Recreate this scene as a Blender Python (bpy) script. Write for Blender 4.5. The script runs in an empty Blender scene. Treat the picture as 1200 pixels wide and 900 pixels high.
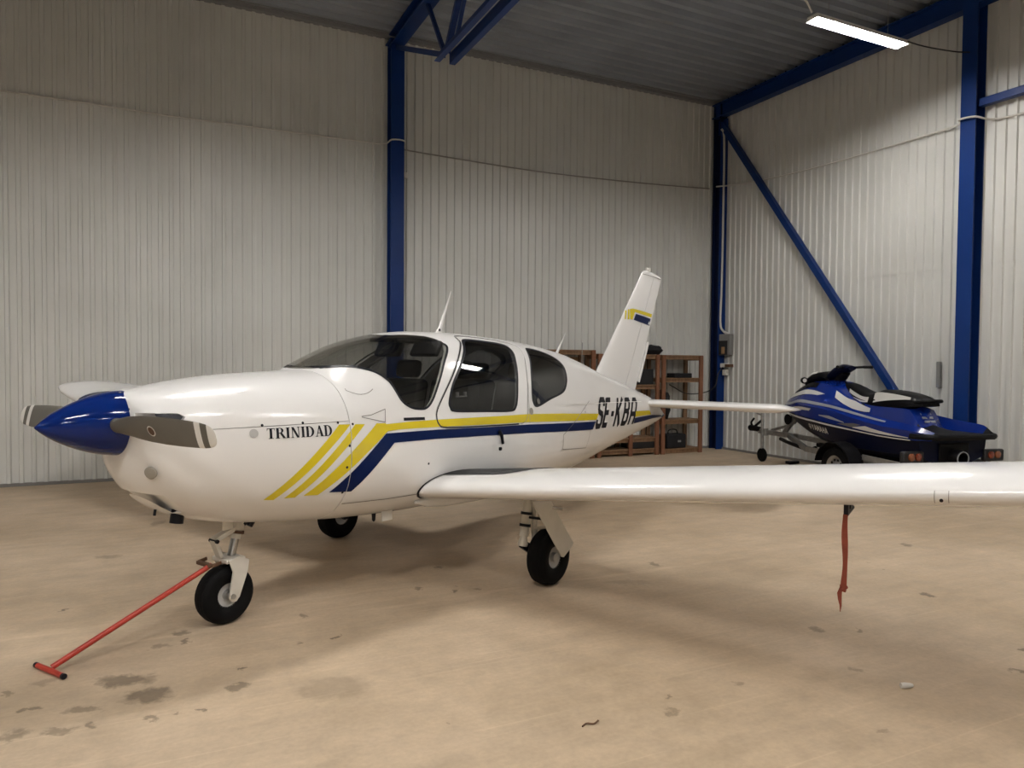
import bpy, bmesh, math, random
from mathutils import Matrix, Vector
from math import sin, cos, pi, radians

random.seed(7)
S = bpy.context.scene
COL = S.collection

# ------------------------------------------------------------------ camera
CAM_H, CAM_PITCH, CAM_ROLL, CAM_YAW, FPX = 1.631, 1.6704, 0.4561, 25.8225, 850.0
cd = bpy.data.cameras.new('camera'); cd.sensor_width = 36.0; cd.lens = FPX / 1200 * 36.0
cd.clip_start = 0.05; cd.clip_end = 200
cam = bpy.data.objects.new('camera', cd); COL.objects.link(cam)
_p, _r = radians(CAM_PITCH), radians(CAM_ROLL)
_f = Vector((0, cos(_p), -sin(_p))); _u = Vector((0, sin(_p), cos(_p))); _x = Vector((1, 0, 0))
_rt = _x * cos(_r) + _u * sin(_r); _up = _u * cos(_r) - _x * sin(_r)
_m = Matrix((_rt, _up, -_f)).transposed().to_4x4()
cam.matrix_world = Matrix.Translation((0, 0, CAM_H)) @ Matrix.Rotation(-radians(CAM_YAW), 4, 'Z') @ _m
S.camera = cam

# ------------------------------------------------------------------ world, exposure
w = bpy.data.worlds.new('World'); S.world = w; w.use_nodes = True
w.node_tree.nodes['Background'].inputs[0].default_value = (0.02, 0.022, 0.025, 1)
w.node_tree.nodes['Background'].inputs[1].default_value = 0.3
S.view_settings.view_transform = 'Standard'; S.view_settings.look = 'None'
S.view_settings.exposure = 0.0; S.view_settings.gamma = 1.0
S.view_settings.use_curve_mapping = False
LAMP_POWER = 298.0
LAMP_COL = (1.0, 0.962, 0.915)

# ------------------------------------------------------------------ materials
MATS = {}
def mat(name, col, rough=0.5, metal=0.0, coat=0.0, spec=0.5, noise=None, bump=None):
    """procedural Principled material; noise=(scale, amount) varies the colour, bump=(scale, strength)"""
    m = bpy.data.materials.new(name); m.use_nodes = True
    nt = m.node_tree; b = nt.nodes['Principled BSDF']
    b.inputs['Base Color'].default_value = (*col, 1)
    b.inputs['Roughness'].default_value = rough; b.inputs['Metallic'].default_value = metal
    b.inputs['Coat Weight'].default_value = coat; b.inputs['Coat Roughness'].default_value = 0.05
    b.inputs['Specular IOR Level'].default_value = spec
    if noise or bump:
        tc = nt.nodes.new('ShaderNodeTexCoord')
    if noise:
        n = nt.nodes.new('ShaderNodeTexNoise'); n.inputs['Scale'].default_value = noise[0]; n.inputs['Detail'].default_value = 5
        nt.links.new(tc.outputs['Object'], n.inputs['Vector'])
        mr = nt.nodes.new('ShaderNodeMapRange'); mr.inputs['From Min'].default_value = 0.3; mr.inputs['From Max'].default_value = 0.7
        mr.inputs['To Min'].default_value = 1 - noise[1]; mr.inputs['To Max'].default_value = 1 + noise[1]
        nt.links.new(n.outputs['Fac'], mr.inputs['Value'])
        mx = nt.nodes.new('ShaderNodeVectorMath'); mx.operation = 'SCALE'; mx.inputs[0].default_value = col
        nt.links.new(mr.outputs[0], mx.inputs['Scale']); nt.links.new(mx.outputs[0], b.inputs['Base Color'])
    if bump:
        n2 = nt.nodes.new('ShaderNodeTexNoise'); n2.inputs['Scale'].default_value = bump[0]; n2.inputs['Detail'].default_value = 4
        nt.links.new(tc.outputs['Object'], n2.inputs['Vector'])
        bp = nt.nodes.new('ShaderNodeBump'); bp.inputs['Strength'].default_value = bump[1]; bp.inputs['Distance'].default_value = 0.01
        nt.links.new(n2.outputs['Fac'], bp.inputs['Height']); nt.links.new(bp.outputs[0], b.inputs['Normal'])
    MATS[name] = m
    return m

def glass(name, tint, refl=0.9):
    m = bpy.data.materials.new(name); m.use_nodes = True; nt = m.node_tree; nt.nodes.clear()
    out = nt.nodes.new('ShaderNodeOutputMaterial'); mix = nt.nodes.new('ShaderNodeMixShader')
    tr = nt.nodes.new('ShaderNodeBsdfTransparent'); tr.inputs[0].default_value = (*tint, 1)
    gl = nt.nodes.new('ShaderNodeBsdfGlossy'); gl.inputs['Roughness'].default_value = 0.02
    gl.inputs['Color'].default_value = (refl, refl, refl, 1)
    lw = nt.nodes.new('ShaderNodeLayerWeight'); lw.inputs['Blend'].default_value = 0.5
    pw = nt.nodes.new('ShaderNodeMath'); pw.operation = 'POWER'; pw.inputs[1].default_value = 4.0
    fr = nt.nodes.new('ShaderNodeMapRange'); fr.inputs['To Min'].default_value = 0.035; fr.inputs['To Max'].default_value = 0.8
    nt.links.new(lw.outputs['Facing'], pw.inputs[0]); nt.links.new(pw.outputs[0], fr.inputs['Value'])
    nt.links.new(fr.outputs[0], mix.inputs[0]); nt.links.new(tr.outputs[0], mix.inputs[1]); nt.links.new(gl.outputs[0], mix.inputs[2])
    nt.links.new(mix.outputs[0], out.inputs[0]); MATS[name] = m
    return m

def emit(name, col, strength):
    m = bpy.data.materials.new(name); m.use_nodes = True; nt = m.node_tree
    b = nt.nodes['Principled BSDF']; b.inputs['Base Color'].default_value = (*col, 1)
    b.inputs['Emission Color'].default_value = (*col, 1); b.inputs['Emission Strength'].default_value = strength
    MATS[name] = m
    return m

mat('paint_white', (0.79, 0.782, 0.772), 0.22, coat=0.4, noise=(1.3, 0.015))
mat('paint_navy', (0.0015, 0.0095, 0.062), 0.3, spec=0.15)
mat('paint_spinner', (0.002, 0.014, 0.115), 0.1, spec=0.3)
mat('paint_yellow', (0.66, 0.53, 0.012), 0.25, coat=0.3)
mat('ink_black', (0.003, 0.004, 0.009), 0.45, spec=0.3)
mat('seam_dark', (0.20, 0.19, 0.18), 0.6)
mat('seam_black', (0.01, 0.01, 0.01), 0.6)
mat('blade_grey', (0.115, 0.108, 0.092), 0.5, noise=(6, 0.08))
mat('blade_white', (0.75, 0.74, 0.71), 0.4)
mat('walkway', (0.018, 0.018, 0.02), 0.85, bump=(180, 0.5))
mat('cabin_lining', (0.085, 0.082, 0.078), 0.8)
mat('cabin_black', (0.012, 0.012, 0.013), 0.6)
mat('seat_cloth', (0.075, 0.073, 0.072), 0.85, noise=(20, 0.1))
mat('seat_panel', (0.16, 0.155, 0.14), 0.85)
mat('rubber', (0.0035, 0.0035, 0.004), 0.7, spec=0.12, bump=(60, 0.1))
mat('steel', (0.55, 0.56, 0.57), 0.25, metal=1.0)
mat('steel_dull', (0.42, 0.42, 0.41), 0.45, metal=0.9, noise=(14, 0.1))
mat('gear_white', (0.62, 0.59, 0.53), 0.4, noise=(9, 0.06))
mat('gear_hub', (0.46, 0.46, 0.45), 0.45)
mat('rust', (0.10, 0.05, 0.025), 0.8, noise=(30, 0.3))
mat('red_paint', (0.40, 0.036, 0.02), 0.4, noise=(12, 0.12))
mat('ribbon_red', (0.22, 0.045, 0.022), 0.85, noise=(25, 0.15))
mat('lens_grey', (0.32, 0.30, 0.26), 0.2, coat=0.6)
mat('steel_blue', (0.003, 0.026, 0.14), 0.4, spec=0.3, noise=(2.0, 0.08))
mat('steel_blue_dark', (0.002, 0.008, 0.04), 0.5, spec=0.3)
mat('roof_sheet', (0.30, 0.33, 0.375), 0.45, metal=0.25, noise=(1.2, 0.10))
mat('flashing', (0.22, 0.225, 0.23), 0.5)
mat('cable_white', (0.62, 0.60, 0.56), 0.5)
mat('cable_grey', (0.28, 0.27, 0.25), 0.6)
mat('cable_black', (0.02, 0.02, 0.02), 0.6)
mat('plastic_white', (0.68, 0.66, 0.62), 0.4)
mat('plastic_grey', (0.22, 0.22, 0.215), 0.5)
mat('plastic_dark', (0.01, 0.01, 0.012), 0.5)
mat('bag_black', (0.005, 0.005, 0.007), 0.8, bump=(30, 0.4))
mat('bag_blue', (0.02, 0.035, 0.12), 0.8)
mat('ski_blue', (0.003, 0.02, 0.19), 0.2, coat=0.15)
mat('ski_navy', (0.0015, 0.003, 0.016), 0.4, spec=0.12)
mat('ski_black', (0.003, 0.003, 0.004), 0.5, spec=0.15)
mat('ski_white', (0.62, 0.61, 0.58), 0.35)
mat('ski_silver', (0.40, 0.42, 0.46), 0.3, metal=0.4)
mat('ski_grey', (0.10, 0.10, 0.11), 0.5)
mat('galvanised', (0.36, 0.36, 0.35), 0.45, metal=0.8, noise=(20, 0.15))
mat('lens_red', (0.17, 0.03, 0.012), 0.2, coat=0.5)
mat('lens_amber', (0.22, 0.07, 0.03), 0.2, coat=0.5)
mat('cardboard', (0.36, 0.22, 0.11), 0.85, noise=(8, 0.12))
emit('lamp_tube', LAMP_COL, LAMP_POWER)
mat('lamp_tray', (0.72, 0.71, 0.68), 0.5)
glass('glass_clear', (0.80, 0.80, 0.785))
glass('glass_dark', (0.57, 0.575, 0.58))

def wood(name, c1, c2):
    m = mat(name, c1, 0.7); nt = m.node_tree; b = nt.nodes['Principled BSDF']
    tc = nt.nodes.new('ShaderNodeTexCoord'); mp = nt.nodes.new('ShaderNodeMapping'); mp.inputs['Scale'].default_value = (30, 30, 2)
    n = nt.nodes.new('ShaderNodeTexNoise'); n.inputs['Scale'].default_value = 1.0; n.inputs['Detail'].default_value = 6
    r = nt.nodes.new('ShaderNodeValToRGB'); r.color_ramp.elements[0].color = (*c1, 1); r.color_ramp.elements[1].color = (*c2, 1)
    r.color_ramp.elements[0].position = 0.3; r.color_ramp.elements[1].position = 0.7
    nt.links.new(tc.outputs['Object'], mp.inputs[0]); nt.links.new(mp.outputs[0], n.inputs['Vector'])
    nt.links.new(n.outputs['Fac'], r.inputs[0]); nt.links.new(r.outputs[0], b.inputs['Base Color'])
wood('wood_red', (0.15, 0.058, 0.028), (0.23, 0.10, 0.05))
wood('wood_tan', (0.17, 0.095, 0.048), (0.27, 0.16, 0.085))

def wall_material():
    m = mat('wall_sheet', (0.60, 0.595, 0.56), 0.42); nt = m.node_tree; b = nt.nodes['Principled BSDF']
    tc = nt.nodes.new('ShaderNodeTexCoord')
    n = nt.nodes.new('ShaderNodeTexNoise'); n.inputs['Scale'].default_value = 0.7; n.inputs['Detail'].default_value = 6
    r = nt.nodes.new('ShaderNodeValToRGB')
    r.color_ramp.elements[0].color = (0.59, 0.593, 0.568, 1); r.color_ramp.elements[1].color = (0.675, 0.678, 0.652, 1)
    r.color_ramp.elements[0].position = 0.3; r.color_ramp.elements[1].position = 0.7
    nt.links.new(tc.outputs['Object'], n.inputs['Vector']); nt.links.new(n.outputs['Fac'], r.inputs[0])
    nt.links.new(r.outputs[0], b.inputs['Base Color'])
wall_material()

STAINS = [(-0.18, 4.14, 0.138, 0.068, 0.8), (-0.06, 3.9, 0.107, 0.092, 0.8), (-0.59, 3.72, 0.059, 0.044, 0.6), (-0.42, 3.69, 0.052, 0.035, 0.6), (-0.33, 3.86, 0.071, 0.039, 0.6), (-0.29, 3.69, 0.034, 0.026, 0.7), (-0.05, 3.64, 0.035, 0.027, 0.7), (0.05, 3.65, 0.016, 0.018, 0.8), (0.17, 3.63, 0.016, 0.018, 0.8), (0.34, 3.82, 0.055, 0.036, 0.7), (0.38, 4.05, 0.027, 0.029, 0.9), (0.1, 4.72, 0.045, 0.045, 0.7), (0.12, 4.56, 0.025, 0.035, 0.8), (-0.02, 4.54, 0.038, 0.041, 0.5), (0.92, 4.28, 0.02, 0.028, 0.9), (0.71, 4.28, 0.02, 0.027, 0.7), (0.81, 4.71, 0.027, 0.033, 0.6), (-0.57, 3.98, 0.035, 0.02, 0.7), (-0.69, 4.19, 0.02, 0.022, 0.6), (0.76, 3.6, 0.17, 0.141, 0.3), (-0.55, 4.28, 0.06, 0.047, 0.4), (2.23, 2.81, 0.021, 0.028, 0.6), (2.15, 2.7, 0.024, 0.026, 0.5), (3.63, 3.17, 0.032, 0.047, 0.6), (3.85, 3.06, 0.032, 0.032, 0.6), (2.89, 2.16, 0.027, 0.026, 0.4), (3.35, 2.66, 0.032, 0.037, 0.4), (4.47, 2.45, 0.03, 0.031, 0.8), (4.13, 2.28, 0.037, 0.027, 0.7), (2.64, 2.8, 0.031, 0.032, 0.4), (1.97, 5.4, 0.034, 0.049, 0.7), (1.88, 4.8, 0.024, 0.039, 0.8), (1.65, 4.95, 0.024, 0.03, 0.7), (2.05, 4.77, 0.031, 0.04, 0.5), (3.61, 4.78, 0.035, 0.052, 0.6), (6.11, 4.36, 0.048, 0.073, 0.7), (4.9, 3.31, 0.031, 0.045, 0.8), (3.13, 4.46, 0.16, 0.065, 0.3), (-0.4, 6.82, 0.098, 0.06, 0.4), (-0.58, 5.47, 0.022, 0.028, 0.9), (-0.04, 8.03, 0.067, 0.129, 0.5)]
def floor_material():
    m = mat('floor_concrete', (0.45, 0.35, 0.25), 0.55); nt = m.node_tree; b = nt.nodes['Principled BSDF']
    N = nt.nodes.new; L = nt.links.new
    tc = N('ShaderNodeTexCoord')
    def noise(scale, detail=6, vec=None, rough=0.55):
        n = N('ShaderNodeTexNoise'); n.inputs['Scale'].default_value = scale; n.inputs['Detail'].default_value = detail
        n.inputs['Roughness'].default_value = rough
        L(vec or tc.outputs['Object'], n.inputs['Vector']); return n
    def mp(rot, sc):
        k = N('ShaderNodeMapping'); k.inputs['Rotation'].default_value = (0, 0, rot); k.inputs['Scale'].default_value = sc
        L(tc.outputs['Object'], k.inputs[0]); return k.outputs[0]
    def math_(op, a, c, clamp=False):
        k = N('ShaderNodeMath'); k.operation = op; k.use_clamp = clamp
        for i, v in enumerate((a, c)):
            if isinstance(v, (int, float)): k.inputs[i].default_value = v
            else: L(v, k.inputs[i])
        return k.outputs[0]
    def rng(v, a, c, lo, hi):
        k = N('ShaderNodeMapRange'); k.inputs['From Min'].default_value = a; k.inputs['From Max'].default_value = c
        k.inputs['To Min'].default_value = lo; k.inputs['To Max'].default_value = hi; L(v, k.inputs['Value']); return k.outputs[0]
    r = N('ShaderNodeValToRGB'); e = r.color_ramp.elements
    e[0].position = 0.28; e[0].color = (0.40, 0.305, 0.205, 1); e[1].position = 0.72; e[1].color = (0.58, 0.46, 0.335, 1)
    big = noise(0.55, 7)
    L(big.outputs['Fac'], r.inputs[0])
    # long brushed streaks along the hangar and finer mottling
    st = noise(1.0, 7, mp(0.06, (1.3, 4.5, 1)), 0.68)
    st2 = noise(1.0, 7, mp(-0.75, (1.0, 6.0, 1)), 0.7)
    fine = noise(9.0, 6)
    f = math_('MULTIPLY', rng(st.outputs['Fac'], 0.3, 0.7, 0.92, 1.07), rng(fine.outputs['Fac'], 0.3, 0.7, 0.93, 1.07))
    f = math_('MULTIPLY', f, rng(st2.outputs['Fac'], 0.3, 0.7, 0.94, 1.06))
    mid = noise(3.2, 8, None, 0.7); f = math_('MULTIPLY', f, rng(mid.outputs['Fac'], 0.3, 0.7, 0.91, 1.08))
    grit = noise(38.0, 3); f = math_('MULTIPLY', f, rng(grit.outputs['Fac'], 0.35, 0.65, 0.96, 1.035))
    for rot_, sc_ in ((0.10, (0.5, 26.0, 1)), (-0.55, (0.45, 30.0, 1)), (0.72, (0.4, 30.0, 1))):
        scr = noise(1.0, 2, mp(rot_, sc_)); f = math_('ADD', f, rng(scr.outputs['Fac'], 0.66, 0.72, 0.0, 0.085))
    # pale worn line parallel to the back wall
    sx = N('ShaderNodeSeparateXYZ'); wob = noise(1.2, 4)
    L(tc.outputs['Object'], sx.inputs[0])
    yy = math_('ADD', sx.outputs['Y'], math_('MULTIPLY', math_('SUBTRACT', wob.outputs['Fac'], 0.5), 0.25))
    for yc, wd, am in ((4.66, 0.035, 0.16), (5.02, 0.03, 0.10), (2.35, 0.02, 0.07)):
        d = math_('DIVIDE', math_('ABSOLUTE', math_('SUBTRACT', yy, yc), 0), wd)
        f = math_('ADD', f, math_('MULTIPLY', math_('SUBTRACT', 1.0, d, True), rng(noise(2.0, 3).outputs['Fac'], 0.4, 0.62, 0.0, am)))
    # oil and water stains, each with a place and a shape of its own
    dn = noise(11.0, 6, None, 0.65); dv = N('ShaderNodeVectorMath'); dv.operation = 'SUBTRACT'; dv.inputs[1].default_value = (0.5, 0.5, 0.5)
    L(dn.outputs['Color'], dv.inputs[0])
    ds = N('ShaderNodeVectorMath'); ds.operation = 'SCALE'; ds.inputs['Scale'].default_value = 0.22; L(dv.outputs[0], ds.inputs[0])
    pa = N('ShaderNodeVectorMath'); pa.operation = 'ADD'; L(tc.outputs['Object'], pa.inputs[0]); L(ds.outputs[0], pa.inputs[1])
    acc = None
    for (x, y, a, c, s) in STAINS:
        k = N('ShaderNodeMapping'); k.vector_type = 'TEXTURE'; k.inputs['Location'].default_value = (x, y, 0)
        k.inputs['Rotation'].default_value = (0, 0, radians(-24)); k.inputs['Scale'].default_value = (a * 1.1, c * 1.0, 1)
        L(pa.outputs[0], k.inputs[0])
        ln = N('ShaderNodeVectorMath'); ln.operation = 'LENGTH'; L(k.outputs[0], ln.inputs[0])
        v = rng(ln.outputs['Value'], 0.6, 1.15, s * 0.66, 0.0)
        acc = v if acc is None else math_('MAXIMUM', acc, v)
    # scattered small specks
    vo = N('ShaderNodeTexVoronoi'); vo.inputs['Scale'].default_value = 2.6; L(pa.outputs[0], vo.inputs['Vector'])
    sp = rng(vo.outputs['Distance'], 0.025, 0.055, 0.45, 0.0)
    gate = rng(noise(0.9, 2).outputs['Fac'], 0.48, 0.55, 0.0, 1.0)
    acc = math_('MAXIMUM', acc, math_('MULTIPLY', sp, gate))
    f = math_('MULTIPLY', f, math_('SUBTRACT', 1.0, acc))
    sc = N('ShaderNodeVectorMath'); sc.operation = 'SCALE'; L(r.outputs[0], sc.inputs[0]); L(f, sc.inputs['Scale'])
    L(sc.outputs[0], b.inputs['Base Color'])
    L(rng(fine.outputs['Fac'], 0.3, 0.7, 0.5, 0.7), b.inputs['Roughness'])
    b.inputs['Specular IOR Level'].default_value = 0.3
    bm_ = N('ShaderNodeBump'); bm_.inputs['Strength'].default_value = 0.12; bm_.inputs['Distance'].default_value = 0.01
    L(fine.outputs['Fac'], bm_.inputs['Height']); L(bm_.outputs[0], b.inputs['Normal'])
floor_material()

# ------------------------------------------------------------------ helpers
def link(o, parent=None):
    COL.objects.link(o)
    if parent is not None: o.parent = parent
    return o

def props(o, label=None, cat=None, group=None, kind=None):
    if label: o['label'] = label
    if cat: o['category'] = cat
    if group: o['group'] = group
    if kind: o['kind'] = kind
    return o

def empty(name, loc=(0, 0, 0), rz=0.0, label=None, cat=None, group=None, kind=None):
    o = bpy.data.objects.new(name, None); o.empty_display_size = 0.1
    o.location = loc; o.rotation_euler = (0, 0, rz); link(o)
    return props(o, label, cat, group, kind)

def finish(me, smooth=40):
    for p in me.polygons: p.use_smooth = smooth is not None
    if smooth is not None: me.set_sharp_from_angle(angle=radians(smooth))

def mobj(name, me, mats, parent=None, smooth=40, label=None):
    if isinstance(mats, str): mats = [mats]
    idx = [min(p.material_index, len(mats) - 1) for p in me.polygons]
    me.materials.clear()
    for k in mats: me.materials.append(MATS[k])
    me.polygons.foreach_set('material_index', idx)
    finish(me, smooth)
    o = bpy.data.objects.new(name, me); link(o, parent)
    if label: o['label'] = label
    return o

class G:
    """collects shapes and links them as one mesh object"""
    def __init__(self): self.v = []; self.f = []; self.m = []
    def add(self, vs, fs, mi=0):
        n = len(self.v); self.v += [tuple(p) for p in vs]
        self.f += [tuple(i + n for i in q) for q in fs]; self.m += [mi] * len(fs); return self
    def box(self, c, s, rot=None, mi=0):
        vs = [Vector((sx * s[0] / 2, sy * s[1] / 2, sz * s[2] / 2)) for sx in (-1, 1) for sy in (-1, 1) for sz in (-1, 1)]
        if rot is not None: vs = [rot @ q for q in vs]
        vs = [q + Vector(c) for q in vs]
        return self.add(vs, [(0, 1, 3, 2), (4, 6, 7, 5), (0, 4, 5, 1), (2, 3, 7, 6), (0, 2, 6, 4), (1, 5, 7, 3)], mi)
    def bar(self, p, q, wd, ht, up=(0, 0, 1), mi=0):
        p, q = Vector(p), Vector(q); d = (q - p); L = d.length; d.normalize()
        s = d.cross(Vector(up)).normalized(); u = s.cross(d)
        R = Matrix((s, d, u)).transposed()
        return self.box((p + q) / 2, (wd, L, ht), R, mi)
    def tube(self, pts, r, n=10, caps=True, mi=0):
        pts = [Vector(p) for p in pts]; rs = r if isinstance(r, (list, tuple)) else [r] * len(pts)
        vs = []; ref = None
        for i, p in enumerate(pts):
            d = (pts[min(i + 1, len(pts) - 1)] - pts[max(i - 1, 0)]).normalized()
            if ref is None: ref = Vector((0, 0, 1)) if abs(d.z) < 0.9 else Vector((1, 0, 0))
            a = d.cross(ref).normalized(); b = a.cross(d); ref = b
            vs += [p + a * (rs[i] * cos(2 * pi * k / n)) + b * (rs[i] * sin(2 * pi * k / n)) for k in range(n)]
        fs = [(i * n + k, i * n + (k + 1) % n, (i + 1) * n + (k + 1) % n, (i + 1) * n + k) for i in range(len(pts) - 1) for k in range(n)]
        if caps: fs += [tuple(range(n))[::-1], tuple((len(pts) - 1) * n + k for k in range(n))]
        return self.add(vs, fs, mi)
    def lathe(self, prof, c, axis, n=32, mi=0, closed=False):
        """prof: list of (radius, distance along axis)"""
        ax = Vector(axis).normalized(); ref = Vector((0, 0, 1)) if abs(ax.z) < 0.9 else Vector((1, 0, 0))
        a = ax.cross(ref).normalized(); b = ax.cross(a); c = Vector(c)
        vs = [c + ax * h + (a * cos(2 * pi * k / n) + b * sin(2 * pi * k / n)) * max(r, 1e-4) for (r, h) in prof for k in range(n)]
        m = len(prof); rng_ = m if closed else m - 1
        fs = [(i * n + k, i * n + (k + 1) % n, ((i + 1) % m) * n + (k + 1) % n, ((i + 1) % m) * n + k) for i in range(rng_) for k in range(n)]
        if not closed: fs += [tuple(range(n))[::-1], tuple((m - 1) * n + k for k in range(n))]
        return self.add(vs, fs, mi)
    def loft(self, secs, closed=True, caps=True, mi=0):
        n = len(secs[0]); vs = [p for s in secs for p in s]
        kk = n if closed else n - 1
        fs = [(i * n + k, i * n + (k + 1) % n, (i + 1) * n + (k + 1) % n, (i + 1) * n + k) for i in range(len(secs) - 1) for k in range(kk)]
        if caps and closed: fs += [tuple(range(n))[::-1], tuple((len(secs) - 1) * n + k for k in range(n))]
        return self.add(vs, fs, mi)
    def mesh(self, name='m', recalc=True):
        me = bpy.data.meshes.new(name); me.from_pydata(self.v, [], self.f)
        for p, k in zip(me.polygons, self.m): p.material_index = k
        if recalc:
            bm = bmesh.new(); bm.from_mesh(me); bmesh.ops.recalc_face_normals(bm, faces=bm.faces); bm.to_mesh(me); bm.free()
        me.update(); return me
    def build(self, name, mats, parent=None, smooth=40, bevel=0, seg=2, recalc=True, label=None, split=False):
        if split:
            par = list(range(len(self.v)))
            def fd(a):
                while par[a] != a: par[a] = par[par[a]]; a = par[a]
                return a
            for q in self.f:
                for k in q[1:]: par[fd(k)] = fd(q[0])
            isl = {}
            for q, m_ in zip(self.f, self.m): isl.setdefault(fd(q[0]), []).append((q, m_))
            for fs in isl.values():
                ids = sorted({k for q, _ in fs for k in q}); mp_ = {k: i for i, k in enumerate(ids)}
                h = G(); h.v = [self.v[k] for k in ids]; h.f = [tuple(mp_[k] for k in q) for q, _ in fs]; h.m = [m_ for _, m_ in fs]
                h.build(name, mats, parent, smooth, bevel, seg, recalc, label)
            return
        me = self.mesh(name, recalc); o = mobj(name, me, mats, parent, smooth, label)
        if bevel:
            b = o.modifiers.new('bevel', 'BEVEL'); b.width = bevel; b.segments = seg; b.limit_method = 'ANGLE'
            b.angle_limit = radians(40); b.harden_normals = False
        return o

def pchip(X, Y):
    n = len(X); h = [X[i + 1] - X[i] for i in range(n - 1)]; d = [(Y[i + 1] - Y[i]) / h[i] for i in range(n - 1)]
    m = [0.0] * n; m[0] = d[0]; m[-1] = d[-1]
    for i in range(1, n - 1):
        if d[i - 1] * d[i] > 0:
            w1 = 2 * h[i] + h[i - 1]; w2 = h[i] + 2 * h[i - 1]; m[i] = (w1 + w2) / (w1 / d[i - 1] + w2 / d[i])
    def f(x):
        i = 0
        while i < n - 2 and x > X[i + 1]: i += 1
        t = (x - X[i]) / h[i]
        return (1 + 2 * t) * (1 - t) ** 2 * Y[i] + t * (1 - t) ** 2 * h[i] * m[i] + t * t * (3 - 2 * t) * Y[i + 1] + t * t * (t - 1) * h[i] * m[i + 1]
    return f

def smooth_closed(pts, k=4):
    n = len(pts); out = []
    for i in range(n):
        p0, p1, p2, p3 = (Vector(pts[(i + j) % n]) for j in (-1, 0, 1, 2))
        for j in range(k):
            t = j / k
            out.append(0.5 * ((2 * p1) + (p2 - p0) * t + (2 * p0 - 5 * p1 + 4 * p2 - p3) * t * t + (3 * p1 - p0 - 3 * p2 + p3) * t ** 3))
    return [tuple(p) for p in out]

def smooth_open(pts, k=4):
    pts = [Vector(p) for p in pts]; P = [2 * pts[0] - pts[1]] + pts + [2 * pts[-1] - pts[-2]]; out = []
    for i in range(1, len(P) - 2):
        p0, p1, p2, p3 = P[i - 1:i + 3]
        for j in range(k):
            t = j / k
            out.append(0.5 * ((2 * p1) + (p2 - p0) * t + (2 * p0 - 5 * p1 + 4 * p2 - p3) * t * t + (3 * p1 - p0 - 3 * p2 + p3) * t ** 3))
    return out + [pts[-1]]

def inset(poly, d):
    """offset a closed 2-D polygon inwards by d"""
    n = len(poly); area = sum(poly[i][0] * poly[(i + 1) % n][1] - poly[(i + 1) % n][0] * poly[i][1] for i in range(n))
    s = 1 if area > 0 else -1; out = []
    for i in range(n):
        a, b, c = (Vector(poly[(i + j) % n]) for j in (-1, 0, 1))
        t = ((b - a).normalized() + (c - b).normalized())
        t = t.normalized() if t.length > 1e-6 else Vector((1, 0))
        out.append((b.x - s * t.y * d, b.y + s * t.x * d))
    return out

def prism(poly, y0, y1, mi=0):
    n = len(poly); g = G()
    g.add([(x, y0, z) for x, z in poly] + [(x, y1, z) for x, z in poly],
          [tuple(range(n)), tuple(range(2 * n - 1, n - 1, -1))] + [(i, i + n, (i + 1) % n + n, (i + 1) % n) for i in range(n)], mi)
    return g.mesh('prism')

def boolean(A, B, op, nmat=2):
    oa = bpy.data.objects.new('tmp_a', A.copy()); ob = bpy.data.objects.new('tmp_b', B.copy())
    for o in (oa, ob):
        COL.objects.link(o); o.data.materials.clear()
        for i in range(nmat): o.data.materials.append(MATS[('paint_white', 'cabin_lining')[i]])
    md = oa.modifiers.new('b', 'BOOLEAN'); md.operation = op; md.object = ob; md.solver = 'EXACT'
    dg = bpy.context.evaluated_depsgraph_get(); dg.update()
    me = bpy.data.meshes.new_from_object(oa.evaluated_get(dg))
    bpy.data.objects.remove(oa); bpy.data.objects.remove(ob)
    return me

# =================================================================== SETTING
XR, YB, HE = 9.784, 11.091, 6.64          # gable wall, back wall, eaves
XL, YF = -10.5, -9.0

g = G(); g.add([(XL, YF, 0), (XR, YF, 0), (XR, YB, 0), (XL, YB, 0)], [(0, 1, 2, 3)])
props(g.build('floor', 'floor_concrete', smooth=None), 'dusty tan concrete hangar floor with dark stains', 'floor', kind='structure')

def corrugated(x0, x1, z0, z1, period=0.135, rib=0.038, depth=0.026, slope=0.010, th=0.0):
    """ribbed sheet in the local XZ plane, ribs standing towards -Y"""
    xs = []; x = x0
    while x < x1 - 1e-6:
        for dx, dy in ((0, 0), (period - rib - 2 * slope, 0), (period - rib - slope, -depth), (period - slope, -depth)):
            if x + dx <= x1: xs.append((x + dx, dy))
        x += period
    xs.append((x1, 0)); g = G(); n = len(xs)
    g.add([(a, b, z0) for a, b in xs] + [(a, b, z1) for a, b in xs], [(i, i + 1, n + i + 1, n + i) for i in range(n - 1)])
    return g

def wall(name, origin, rz, length, label, seam=2.96, top=HE):
    e = empty(name, origin, rz, label, 'wall', kind='structure')
    corrugated(0, length, 0.0, seam).build('lower_sheet', 'wall_sheet', e, smooth=None)
    u = corrugated(0, length, seam - 0.02, top).build('upper_sheet', 'wall_sheet', e, smooth=None); u.location.y = -0.006
    g = G()
    g.box((length / 2, 0.09, top / 2), (length, 0.12, top)); g.build('backing', 'flashing', e, smooth=None)
    g = G(); g.box((length / 2, -0.015, 0.02), (length, 0.05, 0.04)); g.build('base_flashing', 'seam_dark', e, smooth=None)
    return e
wall('wall_back', (XL, YB, 0), 0, XR - XL, 'pale ribbed sheet steel wall behind the aircraft')
wall('wall_right', (XR, YB, 0), -pi / 2, YB - YF, 'pale ribbed sheet steel gable wall behind the personal watercraft', seam=3.0)
wall('wall_left', (XL, YF, 0), pi / 2, YB - YF, 'ribbed sheet steel wall out of view on the left')
wall('wall_front', (XR, YF, 0), pi, XR - XL, 'ribbed sheet steel wall out of view behind the viewer')

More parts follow.
